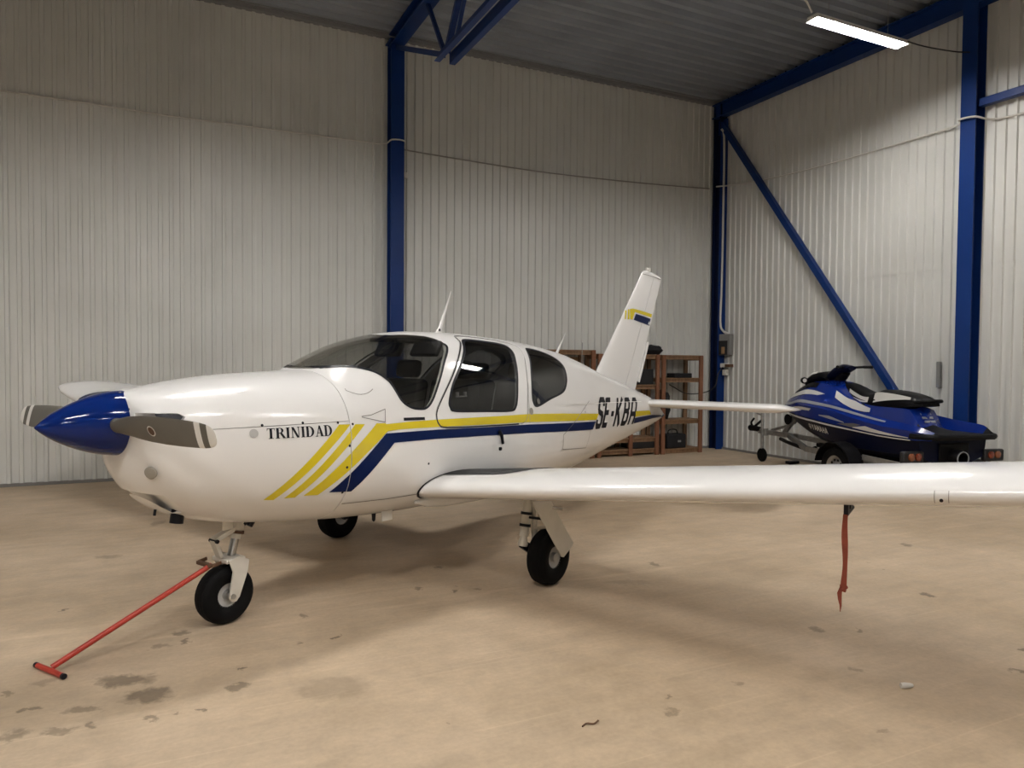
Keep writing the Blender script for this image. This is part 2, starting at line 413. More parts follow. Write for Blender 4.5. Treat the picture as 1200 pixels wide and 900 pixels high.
# roof deck, ribs run along X
ce = empty('ceiling', (0, 0, 0), 0, 'dark grey ribbed steel roof deck', 'ceiling', kind='structure')
ys = []; y = YF
while y < YB:
    for dy, dz in ((0, 0), (0.10, 0), (0.125, -0.07), (0.205, -0.07)): ys.append((y + dy, dz))
    y += 0.235
ys = [q for q in ys if q[0] < YB] + [(YB, 0)]
n = len(ys); g = G()
g.add([(XL, a, HE + 0.10 + b) for a, b in ys] + [(XR, a, HE + 0.10 + b) for a, b in ys], [(i, i + 1, n + i + 1, n + i) for i in range(n - 1)])
g.build('roof_deck', 'roof_sheet', ce, smooth=None)
g = G(); g.box(((XL + XR) / 2, (YF + YB) / 2, HE + 0.2), (XR - XL, YB - YF, 0.1)); g.build('roof_insulation', 'flashing', ce, smooth=None)
# eaves trim along the back wall
g = G(); g.box(((XL + XR) / 2, YB - 0.06, HE + 0.0), (XR - XL, 0.10, 0.07)); g.box(((XL + XR) / 2, YB - 0.13, HE + 0.03), (XR - XL, 0.05, 0.03))
props(g.build('trim_1', 'flashing', smooth=None), 'dark eaves flashing between back wall and roof', 'trim', kind='structure')

def hsec(p, q, wd, ht, up, name, parent, m='steel_blue', tw=0.012, tf=0.016):
    """rolled H-section between two points"""
    p, q = Vector(p), Vector(q); d = (q - p).normalized(); s = d.cross(Vector(up)).normalized(); u = s.cross(d)
    g = G()
    g.bar(p + u * (ht / 2 - tf / 2), q + u * (ht / 2 - tf / 2), wd, tf, up)
    g.bar(p - u * (ht / 2 - tf / 2), q - u * (ht / 2 - tf / 2), wd, tf, up)
    g.bar(p, q, tw, ht - 2 * tf, up)
    return g.build(name, m, parent, smooth=None)

# columns --------------------------------------------------------------
XC = 3.27
e = empty('steel_column', (XC, YB - 0.16, 0), 0, 'dark blue steel column against the back wall above the cabin roof', 'column')
hsec((0, 0, 0), (0, 0, HE - 0.12), 0.21, 0.20, (0, 1, 0), 'column_shaft', e)
g = G(); g.box((0, 0, HE - 0.13), (0.26, 0.28, 0.02)); g.box((0, 0, 0.01), (0.30, 0.30, 0.02)); g.build('end_plate', 'steel_blue', e, smooth=None, split=True)
e = empty('steel_column', (9.69, YB - 0.17, 0), 0, 'dark blue corner column where back and gable walls meet', 'column')
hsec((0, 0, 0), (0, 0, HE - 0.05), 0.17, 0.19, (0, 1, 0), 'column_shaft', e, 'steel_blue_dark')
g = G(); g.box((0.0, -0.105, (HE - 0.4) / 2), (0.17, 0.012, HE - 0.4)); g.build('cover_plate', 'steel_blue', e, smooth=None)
YC = 6.06
e = empty('steel_column', (XR - 0.14, YC, 0), 0, 'tall blue steel column on the gable wall behind the watercraft stern', 'column')
hsec((0, 0, 0), (0, 0, HE), 0.20, 0.20, (1, 0, 0), 'column_shaft', e)
g = G(); g.box((0, 0, 0.01), (0.28, 0.28, 0.02)); g.build('end_plate', 'steel_blue', e, smooth=None)

e = empty('gable_beam', (XR - 0.14, 0, 0), 0, 'blue steel rafter along the top of the gable wall', 'beam')
hsec((0, YF, 6.47), (0, YB - 0.06, 6.47), 0.16, 0.26, (0, 0, 1), 'beam_web', e)
e = empty('gable_brace', (XR - 0.10, 0, 0), 0, 'slanting blue wind brace from corner column down behind the watercraft', 'brace')
g = G(); g.bar((0, 10.84, 6.18), (0, 6.2, 0.02), 0.10, 0.10, (1, 0, 0)); g.build('brace_tube', 'steel_blue', e, bevel=0.006)
g = G(); g.box((0, 10.84, 6.16), (0.03, 0.22, 0.26)); g.build('gusset', 'steel_blue', e, smooth=None)
e = empty('wall_rail', (XR - 0.12, 0, 0), 0, 'short blue horizontal rail right of the tall gable column', 'rail')
g = G(); g.bar((0, 5.97, 5.07), (0, 1.0, 5.07), 0.10, 0.10); g.build('rail_tube', 'steel_blue', e, bevel=0.006)
e = empty('roof_brace', (0, 0, 0), 0, 'blue roof brace leaving the top of the tall gable column', 'brace')
g = G(); g.bar((XR - 0.15, 6.0, 6.42), (7.4, 1.5, 6.48), 0.12, 0.14); g.build('brace_tube', 'steel_blue', e, bevel=0.006)

# roof truss, spans from the back-wall column towards the viewer -----------
tr = empty('roof_truss', (XC, 0, 0), 0, 'blue lattice roof truss above the back wall column', 'truss')
hsec((0, YB - 0.06, 6.55), (0, YF + 0.1, 6.55), 0.20, 0.20, (0, 0, 1), 'top_chord', tr)
for s in (-1, 1):
    g = G(); g.bar((s * 0.07, 8.80, 5.50), (s * 0.07, -6.7, 5.50), 0.012, 0.13); g.bar((s * 0.105, 8.80, 5.44), (s * 0.105, -6.7, 5.44), 0.07, 0.012)
    g.build('bottom_chord', 'steel_blue', tr, smooth=None)
def diag(y0, z0, y1, z1, r=0.07, nm='diagonal'):
    g = G(); g.bar((0, y0, z0), (0, y1, z1), r, r, (1, 0, 0)); g.build(nm, 'steel_blue', tr, bevel=0.005)
diag(10.85, 6.42, 8.85, 5.56)
ny = 8.70
diag(9.45, 6.46, 8.80, 5.56, 0.05)
for k in range(7):
    a = 8.72 - k * 2.1
    diag(a, 5.54, a - 0.75, 6.48, 0.07); diag(a - 0.30, 5.54, a - 0.95, 6.48, 0.045)
    diag(a - 2.0, 5.54, a - 1.05, 6.48, 0.07)

# luminaires ---------------------------------------------------------------
LZ = 5.56
def lamp(x, y, label):
    e = empty('strip_light', (x, y, LZ), 0, label, 'light', 'strip lights under the roof')
    L = 1.52
    # white tray with sloping lips, open below
    g = G(); sec = [(-0.066, 0.014), (0.066, 0.014), (0.086, -0.042), (0.081, -0.042), (0.061, 0.008), (-0.061, 0.008), (-0.081, -0.042), (-0.086, -0.042)]
    g.loft([[(xx, a, b) for a, b in sec] for xx in (-L / 2, L / 2)])
    g.build('tray', 'lamp_tray', e, smooth=None)
    g = G()
    for s in (-1, 1): g.add([(s * L / 2, a, b) for a, b in ((-0.086, -0.042), (0.086, -0.042), (0.066, 0.014), (-0.066, 0.014))], [(0, 1, 2, 3)])
    g.build('end_cap', 'lamp_tray', e, smooth=None, recalc=False, split=True)
    for s in (-1, 1):
        g = G(); g.tube([(-L / 2 + 0.02, s * 0.036, -0.013), (L / 2 - 0.02, s * 0.036, -0.013)], 0.0175, 10)
        g.build('tube', 'lamp_tube', e)
    for s in (-1, 1):
        g = G(); g.tube([(s * 0.5, 0, 0.012), (s * 0.5, 0, 6.70 - LZ)], 0.003, 6); g.build('hanger', 'cable_grey', e)
    return e
LX = (7.38, 0.9, -5.6)
lamp(7.38, 6.0, 'lit strip light hanging from the roof at upper right')
ORD = ('first', 'second', 'third', 'fourth')
for i, x in enumerate(LX[1:]): lamp(x, 6.0, f'unseen strip light, {ORD[i + 1]} from gable wall in row near back wall')
for y, rn, xs in ((0.6, 'row above viewer', (6.2, 2.6, -1.0, -5.0)), (-4.4, 'row behind viewer', (3.0, -2.0))):
    for i, x in enumerate(xs): lamp(x, y, f'unseen strip light, {ORD[i]} from gable wall in {rn}')
for k, (pts, nm) in enumerate((([(8.14, 6.0, 5.60), (8.6, 6.03, 5.62), (9.2, 6.05, 5.68), (XR - 0.24, 6.06, 5.74)], 'thin black cable from strip light to the tall gable column'),
                               ([(6.62, 6.0, 5.60), (6.5, 6.0, 5.72), (6.2, 5.98, 5.80), (5.2, 5.98, 5.84), (3.8, 6.0, 5.62)], 'white cable leading away left from the strip light'))):
    g = G(); g.tube(smooth_open(pts), 0.008 if k == 0 else 0.012, 6)
    o = g.build('lamp_cable', 'cable_black' if k == 0 else 'cable_white'); props(o, nm, 'cable')

# cables and small fittings on the walls -------------------------------------
def cable(pts, r, m, label, name='wall_cable'):
    g = G(); g.tube(smooth_open(pts), r, 6); o = g.build(name, m); return props(o, label, 'cable')
yb = YB - 0.038
cable([(-10.0, yb, 5.02), (-1.8, yb, 4.985), (0.14, yb, 4.965), (2.6, yb, 4.985), (3.10, yb - 0.02, 4.99), (3.17, YB - 0.30, 5.0), (3.37, YB - 0.30, 5.0), (3.42, yb - 0.02, 4.95)], 0.011, 'cable_white', 'pale cable along the back wall left of the column')
cable([(3.42, yb, 4.95), (4.5, yb, 4.92), (6.0, yb, 4.90), (8.0, yb, 4.95), (9.55, yb, 5.02)], 0.011, 'cable_grey', 'pale cable along the back wall right of the column')
xw = XR - 0.038
cable([(xw - 0.2, 10.86, 5.02), (xw - 0.06, 10.4, 4.98), (xw, 9.6, 4.93), (xw, 8.6, 4.89), (xw, 7.4, 4.885), (xw - 0.05, 6.3, 4.885), (XR - 0.27, 6.17, 4.89), (XR - 0.27, 5.95, 4.87), (xw - 0.04, 5.85, 4.84), (xw, 5.4, 4.81), (xw, 3.0, 4.80)], 0.013, 'cable_white', 'pale cable sagging along the gable wall')
cable([(9.60, YB - 0.02 - 0.27, 6.10), (9.66, YB - 0.30, 5.95), (9.67, YB - 0.30, 5.0), (9.66, YB - 0.30, 3.2), (9.64, YB - 0.30, 2.45), (9.68, YB - 0.33, 2.28), (9.74, YB - 0.40, 2.22)], 0.020, 'cable_white', 'white conduit running down the corner column', 'conduit')
cable([(3.44, yb, 4.95), (3.44, yb, 4.6), (3.44, yb, 0.3)], 0.006, 'cable_grey', 'thin cable dropping beside the back wall column')
g = G(); g.box((3.46, YB - 0.05, 4.55), (0.07, 0.05, 0.09)); o = g.build('junction_box', 'plastic_white', bevel=0.008); props(o, 'small white junction box beside the back wall column', 'box')
e = empty('distribution_board', (XR - 0.10, 10.70, 1.95), 0, 'grey electrical board on the gable wall by the corner column', 'fuse box')
g = G(); g.box((0, 0.0, 0.06), (0.10, 0.36, 0.40)); g.build('cabinet', 'plastic_grey', e, bevel=0.012)
g = G(); g.box((-0.055, 0.0, 0.0), (0.012, 0.25, 0.27)); g.build('dark_window', 'plastic_dark', e, bevel=0.004)
g = G(); g.box((-0.065, -0.02, -0.05), (0.012, 0.08, 0.13)); g.build('breaker_block', 'cardboard', e, bevel=0.003)
e = empty('power_socket', (XR - 0.09, 10.62, 1.58), 0, 'white power sockets with plugs below the electrical board', 'socket')
g = G(); g.box((0, 0.1, 0.03), (0.08, 0.16, 0.09)); g.build('socket_body', 'plastic_white', e, bevel=0.01)
g = G(); g.box((-0.02, -0.05, 0.03), (0.10, 0.14, 0.06)); g.build('plug', 'rust', e, bevel=0.01)
g = G(); g.box((0, 0.07, -0.10), (0.07, 0.10, 0.11)); g.build('lower_socket', 'plastic_white', e, bevel=0.01)
cable([(XR - 0.13, 10.72, 1.58), (XR - 0.2, 10.76, 1.45), (9.5, 10.75, 1.22), (9.3, 10.8, 1.10), (8.9, 10.85, 1.08), (8.5, 10.85, 1.25)], 0.010, 'cable_black', 'black cable looping from the sockets to the shelves', 'power_cable')
g = G(); g.box((XR - 0.050, 6.495, 1.515), (0.045, 0.050, 0.36)); o = g.build('wall_plate', 'plastic_grey', bevel=0.004); props(o, 'narrow grey vertical plate on the gable wall above the watercraft seat', 'plate')

# =================================================================== AIRCRAFT
ACL = Vector((0.3348, 4.7948, 0)); ACR = radians(28.0708)
AC = empty('light_aircraft', ACL, ACR, 'white single propeller low wing aircraft with yellow and navy stripes', 'aircraft')
MAC = Matrix.Translation(ACL) @ Matrix.Rotation(ACR, 4, 'Z')
def A2W(p): return MAC @ Vector(p)

# local frame: x aft from the nose wheel, y to starboard, z up
ST = [(-.645,1.435,1.13,.150,1.285,2.0,2.0),(-.63,1.452,1.03,.220,1.27,2.1,2.1),(-.60,1.461,.955,.275,1.25,2.2,2.15),
(-.54,1.470,.875,.335,1.22,2.35,2.2),(-.44,1.487,.790,.385,1.19,2.45,2.25),(-.30,1.511,.718,.430,1.17,2.5,2.3),
(0.0,1.545,.640,.490,1.14,2.5,2.35),(.30,1.561,.595,.535,1.10,2.5,2.4),(.55,1.575,.565,.562,1.07,2.45,2.45),
(.68,1.648,.550,.573,1.06,2.35,2.5),(.80,1.706,.540,.583,1.05,2.25,2.5),(.95,1.768,.530,.597,1.04,2.2,2.55),
(1.11,1.810,.522,.612,1.03,2.15,2.6),(1.30,1.846,.515,.628,1.02,2.15,2.6),(1.60,1.873,.510,.642,1.01,2.15,2.6),
(2.0,1.878,.508,.648,1.0,2.15,2.6),(2.4,1.866,.510,.638,1.0,2.15,2.6),(3.0,1.829,.515,.590,1.02,2.15,2.5),
(3.6,1.758,.530,.500,1.05,2.15,2.4),(4.0,1.682,.560,.430,1.07,2.1,2.3),(4.6,1.528,.640,.330,1.08,2.1,2.2),
(5.2,1.390,.725,.240,1.07,2.1,2.1),(5.7,1.280,.795,.170,1.05,2.0,2.0),(6.1,1.170,.860,.110,1.02,2.0,2.0),(6.41,1.00,.920,.035,.96,2.0,2.0)]
_X = [s[0] for s in ST]; _F = [pchip(_X, [s[k] for s in ST]) for k in range(1, 7)]
def sec(x): return [f(x) for f in _F]
def ring(x, n=80, off=0.0, offb=None):
    zt, zb, hw, zw, nt, nb = sec(x); zt -= off; zb += off if offb is None else offb; hw -= off
    out = []
    for k in range(n):
        t = 2 * pi * k / n; c, s = cos(t), sin(t); e = 2 / (nt if s >= 0 else nb)
        out.append((x, hw * math.copysign(abs(c) ** e, c), zw + (zt - zw if s >= 0 else zw - zb) * math.copysign(abs(s) ** e, s)))
    return out
def side(x, z, s=-1, off=0.003):
    """point on the fuselage skin at station x and height z; s=-1 port"""
    zt, zb, hw, zw, nt, nb = sec(x)
    n, h = (nt, zt - zw) if z >= zw else (nb, zw - zb)
    q = max(1 - abs((z - zw) / h) ** n, 0.0)
    return Vector((x, s * (hw * q ** (1 / n) + off), z))

def frange(a, b, n): return [a + (b - a) * i / (n - 1) for i in range(n)]
# cowling: solid loft forward of the firewall joint, split into upper and lower halves
cx = frange(-.645, -.54, 9)[:-1] + frange(-.54, .543, 26)
g = G(); g.loft([ring(x) for x in cx]); cowl = g.mesh()
def halfspace(z0, z1):
    q = G(); q.box((0, 0, (z0 + z1) / 2), (4, 4, z1 - z0)); return q.mesh()
cut = G()
for s in (-1, 1):
    pr = [(-.70, 1.310), (-.46, 1.304), (-.44, 1.325), (-.47, 1.346), (-.70, 1.352)]
    me = prism(pr, s * 0.20, s * 0.60, 1); cowl = boolean(cowl, me, 'DIFFERENCE')
me = prism([(-.585, .908), (-.494, .893), (-.362, .776), (-.378, .764), (-.456, .815), (-.55, .885)], -0.222, 0.222, 0)
cowl = boolean(cowl, me, 'DIFFERENCE')
cu = boolean(cowl, halfspace(1.256, 3.0), 'INTERSECT'); cl = boolean(cowl, halfspace(0.0, 1.2525), 'INTERSECT')
mobj('upper_cowling', cu, ['paint_white', 'cabin_black'], AC, 32); mobj('lower_cowling', cl, ['paint_white', 'cabin_black'], AC, 32)

# fuselage solid with a cabin cavity
fx = frange(.549, .9, 16)[:-1] + frange(.9, 3.6, 50)[:-1] + frange(3.6, 6.41, 34)
g = G(); g.loft([ring(x) for x in fx]); fus = g.mesh()
g = G(); g.loft([ring(x, 64, 0.028, 0.07) for x in frange(.63, 3.75, 44)], mi=1); fus = boolean(fus, g.mesh(), 'DIFFERENCE')

WSH = smooth_closed([(.47, 1.602), (.545, 1.579), (.621, 1.588), (.69, 1.595), (.78, 1.587), (.873, 1.556), (.938, 1.498), (.969, 1.423), (.997, 1.362), (1.056, 1.319), (1.129, 1.301), (1.208, 1.306), (1.278, 1.355), (1.395, 1.486), (1.534, 1.628), (1.675, 1.735), (1.695, 1.778), (1.61, 1.826), (1.42, 1.838), (1.25, 1.832), (1.12, 1.87), (.8, 1.84), (.55, 1.74), (.43, 1.65)], 4)
DWIN = smooth_closed([(1.984, 1.817), (1.851, 1.73), (1.671, 1.597), (1.521, 1.471), (1.439, 1.352), (1.437, 1.30), (1.492, 1.270), (1.85, 1.252), (2.16, 1.240), (2.245, 1.27), (2.30, 1.36), (2.35, 1.456), (2.469, 1.633), (2.545, 1.724), (2.545, 1.778), (2.45, 1.800), (2.24, 1.815)], 4)
RWIN = smooth_closed([(2.83, 1.752), (2.699, 1.634), (2.601, 1.523), (2.523, 1.38), (2.512, 1.294), (2.574, 1.258), (2.821, 1.311), (3.099, 1.364), (3.226, 1.437), (3.302, 1.516), (3.352, 1.612), (3.28, 1.687), (3.10, 1.740), (2.93, 1.764)], 4)
DOOR = smooth_closed([(1.965, 1.842), (1.90, 1.79), (1.749, 1.690), (1.553, 1.533), (1.403, 1.40), (1.306, 1.294), (1.288, 1.234), (1.303, 1.191), (1.351, 1.166), (1.55, 1.154), (1.95, 1.142), (2.25, 1.134), (2.345, 1.146), (2.391, 1.19), (2.426, 1.312), (2.494, 1.453), (2.583, 1.597), (2.71, 1.735), (2.70, 1.79), (2.55, 1.820), (2.25, 1.840)], 4)
ws_me = boolean(fus, prism(WSH, -1.2, 1.2), 'INTERSECT')
fus = boolean(fus, prism(inset(WSH, -0.0005), -1.2, 1.2), 'DIFFERENCE')
parts = []
for s in (-1, 1):
    door = boolean(fus, prism(DOOR, s * 0.06, s * 1.2), 'INTERSECT')
    gl = boolean(door, prism(DWIN, s * 0.04, s * 1.2), 'INTERSECT')
    door = boolean(door, prism(inset(DWIN, -0.0005), s * 0.04, s * 1.2), 'DIFFERENCE')
    rg = boolean(fus, prism(RWIN, s * 0.04, s * 1.2), 'INTERSECT')
    fus = boolean(fus, prism(inset(DOOR, -0.006), s * 0.06, s * 1.2, 1), 'DIFFERENCE')
    fus = boolean(fus, prism(inset(RWIN, -0.0005), s * 0.04, s * 1.2), 'DIFFERENCE')
    parts.append((s, door, gl, rg))
FUS = mobj('fuselage', fus, ['paint_white', 'cabin_lining'], AC, 32)
mobj('windshield', ws_me, ['glass_clear', 'glass_clear'], AC, 32)
DOORS = {}
for s, d, gl, rg in parts:
    DOORS[s] = mobj('cabin_door', d, ['paint_white', 'cabin_lining'], AC, 32)
    mobj('door_window', gl, ['glass_dark', 'glass_dark'], DOORS[s], 32)
    mobj('rear_window', rg, ['glass_dark', 'glass_dark'], FUS, 32)

# ---- paint, lettering and seams laid on the skin
def decal(name, polys, proj, m, parent, step=0.05, label=None, axes=(0, 1)):
    """flat polygons (a, b) cut into a grid and laid on a surface by proj(a, b)"""
    bm = bmesh.new()
    for poly in polys:
        vs = [bm.verts.new((a, b, 0)) for a, b in poly]
        try: bm.faces.new(vs)
        except ValueError: pass
    bmesh.ops.triangulate(bm, faces=bm.faces[:])
    for ax in (0, 1):
        lo = min(q.co[ax] for q in bm.verts); hi = max(q.co[ax] for q in bm.verts); k = math.floor(lo / step) + 1
        while k * step < hi:
            no = Vector((1, 0, 0)) if ax == 0 else Vector((0, 1, 0)); co = no * (k * step)
            bmesh.ops.bisect_plane(bm, geom=bm.verts[:] + bm.edges[:] + bm.faces[:], plane_co=co, plane_no=no)
            k += 1
    for q in bm.verts: q.co = proj(q.co.x, q.co.y)
    bmesh.ops.recalc_face_normals(bm, faces=bm.faces)
    me = bpy.data.meshes.new(name); bm.to_mesh(me); bm.free()
    return mobj(name, me, m, parent, 60, label)

def port(x, z): return side(x, z, -1, 0.0035)
def star(x, z): return side(x, z, 1, 0.0035)
def line_polys(pts, wd, closed=False):
    out = []; n = len(pts)
    for i in range(n if closed else n - 1):
        a, b = Vector(pts[i]), Vector(pts[(i + 1) % n]); d = (b - a)
        if d.length < 1e-6: continue
        d.normalize(); t = Vector((-d.y, d.x)) * wd / 2; e = d * wd * 0.3
        out.append([tuple(a - e + t), tuple(a - e - t), tuple(b + e - t), tuple(b + e + t)])
    return out
# where the door joints cut the stripes the paint follows the door skin, so stripes are cut at the door gap
def clip_x(polys, lo, hi):
    out = []
    for p in polys:
        for xk, sg in ((lo, 1), (hi, -1)):
            q = []
            for i in range(len(p)):
                a, b = p[i], p[(i + 1) % len(p)]
                ina, inb = sg * (a[0] - xk) >= 0, sg * (b[0] - xk) >= 0
                if ina: q.append(a)
                if ina != inb:
                    t = (xk - a[0]) / (b[0] - a[0]); q.append((xk, a[1] + t * (b[1] - a[1])))
            p = q
            if len(p) < 3: break
        if len(p) >= 3: out.append(p)
    return out
for s, prj in ((-1, port), (1, star)):
    ytop = [(.800, 1.228), (.831, 1.219), (1.037, 1.224), (1.3, 1.224), (1.733, 1.217), (2.424, 1.205), (3.035, 1.176), (3.92, 1.122)]
    ybot = [(3.86, 1.062), (2.413, 1.139), (1.724, 1.159), (1.292, 1.172), (.956, 1.177), (.842, 1.172)]
    y3 = [(.754, 1.229), (.83, 1.225), (.842, 1.172), (.347, .805), (.250, .812)]
    decal('yellow_stripe', [ytop + ybot], prj, 'paint_yellow', FUS)
    decal('yellow_stripe', clip_x([y3], .549, 9), prj, 'paint_yellow', FUS)
    y1 = [(.462, 1.238), (.548, 1.235), (.069, .808), (.007, .816)]; y2 = [(.585, 1.233), (.659, 1.229), (.198, .808), (.129, .811)]
    for p in (y1, y2, y3):
        decal('yellow_slash', clip_x([p], -1, .543), prj, 'paint_yellow', AC)
    decal('yellow_slash', clip_x([y1, y2], .549, 2), prj, 'paint_yellow', AC)
    bl = [(.826, 1.158), (1.291, 1.154), (1.722, 1.139), (2.411, 1.119), (3.84, 1.048), (3.76, .972), (2.406, 1.049), (1.718, 1.075), (1.286, 1.089), (.892, 1.091)]
    bd = [(.826, 1.158), (.892, 1.091), (.583, .798), (.419, .813)]
    decal('navy_stripe', [bl], prj, 'paint_navy', FUS); decal('navy_stripe', clip_x([bd], .549, 2), prj, 'paint_navy', FUS)
    decal('navy_slash', clip_x([bd], -1, .543), prj, 'paint_navy', AC)
    decal('yellow_stripe', [[(5.16, 1.078), (5.68, 1.058), (5.76, 1.004), (5.14, 1.012)]], prj, 'paint_yellow', FUS)
    decal('navy_stripe', [[(5.14, .998), (5.80, .995), (6.25, .965), (6.30, .940), (5.86, .948), (5.12, .932)]], prj, 'paint_navy', FUS)

# registration: slanted squared capitals drawn with strokes in a unit cell
def stroke(pts, wd):
    out = []
    for i in range(len(pts) - 1):
        a, b = Vector(pts[i]), Vector(pts[i + 1]); d = (b - a).normalized(); t = Vector((-d.y, d.x))
        e0 = d * (wd[0] if isinstance(wd, tuple) else wd) * 0.5
        hw_ = (wd[0] if isinstance(wd, tuple) else wd) * 0.5
        e0 = d * (hw_ if 0 < i else 0); e1 = d * (hw_ if i < len(pts) - 2 else 0)
        out.append([tuple(a - e0 * 0.6 + t * hw_), tuple(a - e0 * 0.6 - t * hw_), tuple(b + e1 * 0.6 - t * hw_), tuple(b + e1 * 0.6 + t * hw_)])
    return out
SANS = {
 'S': [[(.92, .72), (.92, .84), (.78, .94), (.22, .94), (.10, .84), (.10, .64), (.22, .54), (.78, .46), (.90, .36), (.90, .16), (.78, .06), (.22, .06), (.08, .16), (.08, .28)]],
 'E': [[(.14, 0), (.14, 1)], [(.14, .93), (.95, .93)], [(.14, .5), (.85, .5)], [(.14, .07), (.95, .07)]],
 '-': [[(.05, .45), (.95, .45)]],
 'K': [[(.14, 0), (.14, 1)], [(.20, .44), (.90, 1.0)], [(.36, .54), (.92, 0)]],
 'B': [[(.14, 0), (.14, 1)], [(.14, .93), (.72, .93), (.86, .82), (.86, .62), (.72, .52), (.14, .52)], [(.72, .52), (.88, .40), (.88, .18), (.74, .07), (.14, .07)]],
 'A': [[(.14, 0), (.14, .78), (.30, .93), (.70, .93), (.86, .78), (.86, 0)], [(.14, .40), (.86, .40)]],
 'Y': [[(.05, 1), (.5, .48)], [(.95, 1), (.5, .48), (.5, 0)]],
 'M': [[(.1, 0), (.1, 1), (.5, .35), (.9, 1), (.9, 0)]],
 'a': [[(.04, 0), (.5, 1), (.96, 0)], [(.2, .34), (.8, .34)]],
 'H': [[(.14, 0), (.14, 1)], [(.86, 0), (.86, 1)], [(.14, .5), (.86, .5)]],
}
def letters(cells, wd, aspect):
    """cells: list of (char, x0, x1) on a baseline 0..1; aspect = height / unit width for stroke weight"""
    out = []
    for ch, x0, x1 in cells:
        for st in SANS[ch]:
            pts = [(x0 + (x1 - x0) * a, b * aspect) for a, b in st]
            out += [[(px, pz / aspect) for px, pz in q] for q in stroke(pts, wd)]
    return out
reg = letters([('S', 3.825, 3.985), ('E', 4.02, 4.175), ('-', 4.235, 4.325), ('K', 4.375, 4.585), ('B', 4.645, 4.835), ('A', 4.885, 5.10)], 0.055, 0.31)
def regproj(x, t):
    z0 = .979 - (x - 3.82) * .040; h = .300
    return port(x + t * .165, z0 + t * h)
decal('registration_letters', reg, regproj, 'ink_black', FUS, 0.1, label='dark registration letters SE-KBA')

# model name in serif capitals
def serif_word():
    W = {'T': .84, 'R': .95, 'I': .50, 'N': 1.0, 'D': .98, 'A': .98}; out = []
    def rect(a, b, c, d): out.append([(a, b), (c, b), (c, d), (a, d)])
    def arc(cx_, cy, rx, ry, rxi, ryi, a0, a1, k=10):
        for i in range(k):
            t0, t1 = a0 + (a1 - a0) * i / k, a0 + (a1 - a0) * (i + 1) / k
            out.append([(cx_ + rx * cos(t0), cy + ry * sin(t0)), (cx_ + rx * cos(t1), cy + ry * sin(t1)), (cx_ + rxi * cos(t1), cy + ryi * sin(t1)), (cx_ + rxi * cos(t0), cy + ryi * sin(t0))])
    x = 0; TH = .20; SF = .06
    for ch in 'TRINIDAD':
        w_ = W[ch] * 0.80
        sfs = lambda c, hw2, z: rect(x + c - hw2, z, x + c + hw2, z + SF)
        if ch == 'T':
            rect(x + .02, .93, x + w_ - .02, 1.0); rect(x + w_ / 2 - TH / 2, 0, x + w_ / 2 + TH / 2, .95); sfs(w_ / 2, .2, 0)
            out.append([(x + .02, .95), (x + .02, .72), (x + .08, .93)]); out.append([(x + w_ - .02, .95), (x + w_ - .08, .93), (x + w_ - .02, .72)])
        if ch in 'RD' or ch == 'I':
            c = .16 if ch != 'I' else w_ / 2
            rect(x + c - TH / 2, 0, x + c + TH / 2, 1); sfs(c, .17, 0); sfs(c, .17, .94)
        if ch == 'R':
            arc(x + .34, .74, .30, .26, .12, .20, -pi / 2, pi / 2); rect(x + .22, .94, x + .36, 1.0); rect(x + .22, .48, x + .36, .54)
            out.append([(x + .32, .52), (x + .52, .52), (x + .82, .0), (x + .60, .0)])
        if ch == 'D':
            arc(x + .28, .5, .46, .50, .25, .44, -pi / 2, pi / 2, 14); rect(x + .2, .94, x + .3, 1.0); rect(x + .2, 0, x + .3, .06)
        if ch == 'N':
            rect(x + .10, 0, x + .17, 1); rect(x + w_ - .17, 0, x + w_ - .10, 1); out.append([(x + .04, 1), (x + .26, 1), (x + w_ - .10, 0), (x + w_ - .28, 0)])
            sfs(.135, .12, 0); sfs(w_ - .135, .12, .94)
        if ch == 'A':
            out.append([(x + .36, 1), (x + .44, 1), (x + .17, 0), (x + .10, 0)]); out.append([(x + .32, 1), (x + .47, 1), (x + .74, 0), (x + .52, 0)])
            rect(x + .2, .30, x + .58, .36); sfs(.13, .12, 0); sfs(.64, .15, 0)
        x += w_ + .045
    return out, x
sw, swx = serif_word()
def nameproj(a, b): return port(-.022 + a / swx * .434, 1.182 - a / swx * .010 + b * (.060 + .008 * a / swx))
decal('model_lettering', sw, nameproj, 'ink_black', AC, 0.5, label='black serif lettering TRINIDAD')

# thin panel outlines, hatches and fasteners on the skin
decal('baggage_hatch_outline', line_polys([(3.04, .846), (3.655, .797), (3.70, 1.0)], .006) + line_polys([(3.68, 1.262), (3.22, 1.06), (3.02, .98), (3.04, .846)], .006), port, 'seam_dark', FUS)
decal('vent_outline', line_polys([(.645, 1.279), (.72, 1.284), (.842, 1.317), (.826, 1.232), (.74, 1.252), (.645, 1.274)], .005), port, 'seam_dark', FUS)
decal('belly_seam', line_polys([(.56, .715), (.9, .70), (1.19, .70)], .006), port, 'seam_dark', FUS)
decal('access_panel_outline', line_polys(smooth_closed([(.60, 1.455), (.66, 1.42), (.74, 1.425), (.79, 1.46)], 3)[:9], .004), port, 'seam_dark', FUS)
decal('placard', [[(.985, 1.253), (1.175, 1.248), (1.175, 1.228), (.985, 1.233)]], port, 'ink_black', FUS)
decal('vertical_skin_seam', line_polys([(2.42, 1.13), (2.445, 1.33), (2.51, 1.47)], .004), port, 'seam_dark', FUS)
decal('tail_skin_seam', line_polys([(3.0, 1.245), (4.2, 1.22), (5.4, 1.18)], .006), port, 'blade_white', FUS)
def disc(x, z, r, n=16): return [[(x + r * cos(2 * pi * k / n), z + r * sin(2 * pi * k / n)) for k in range(n)]]
decal('vent_disc', disc(-.098, 1.219, .026), port, 'gear_hub', AC, label='round grey vent disc on the cowling')
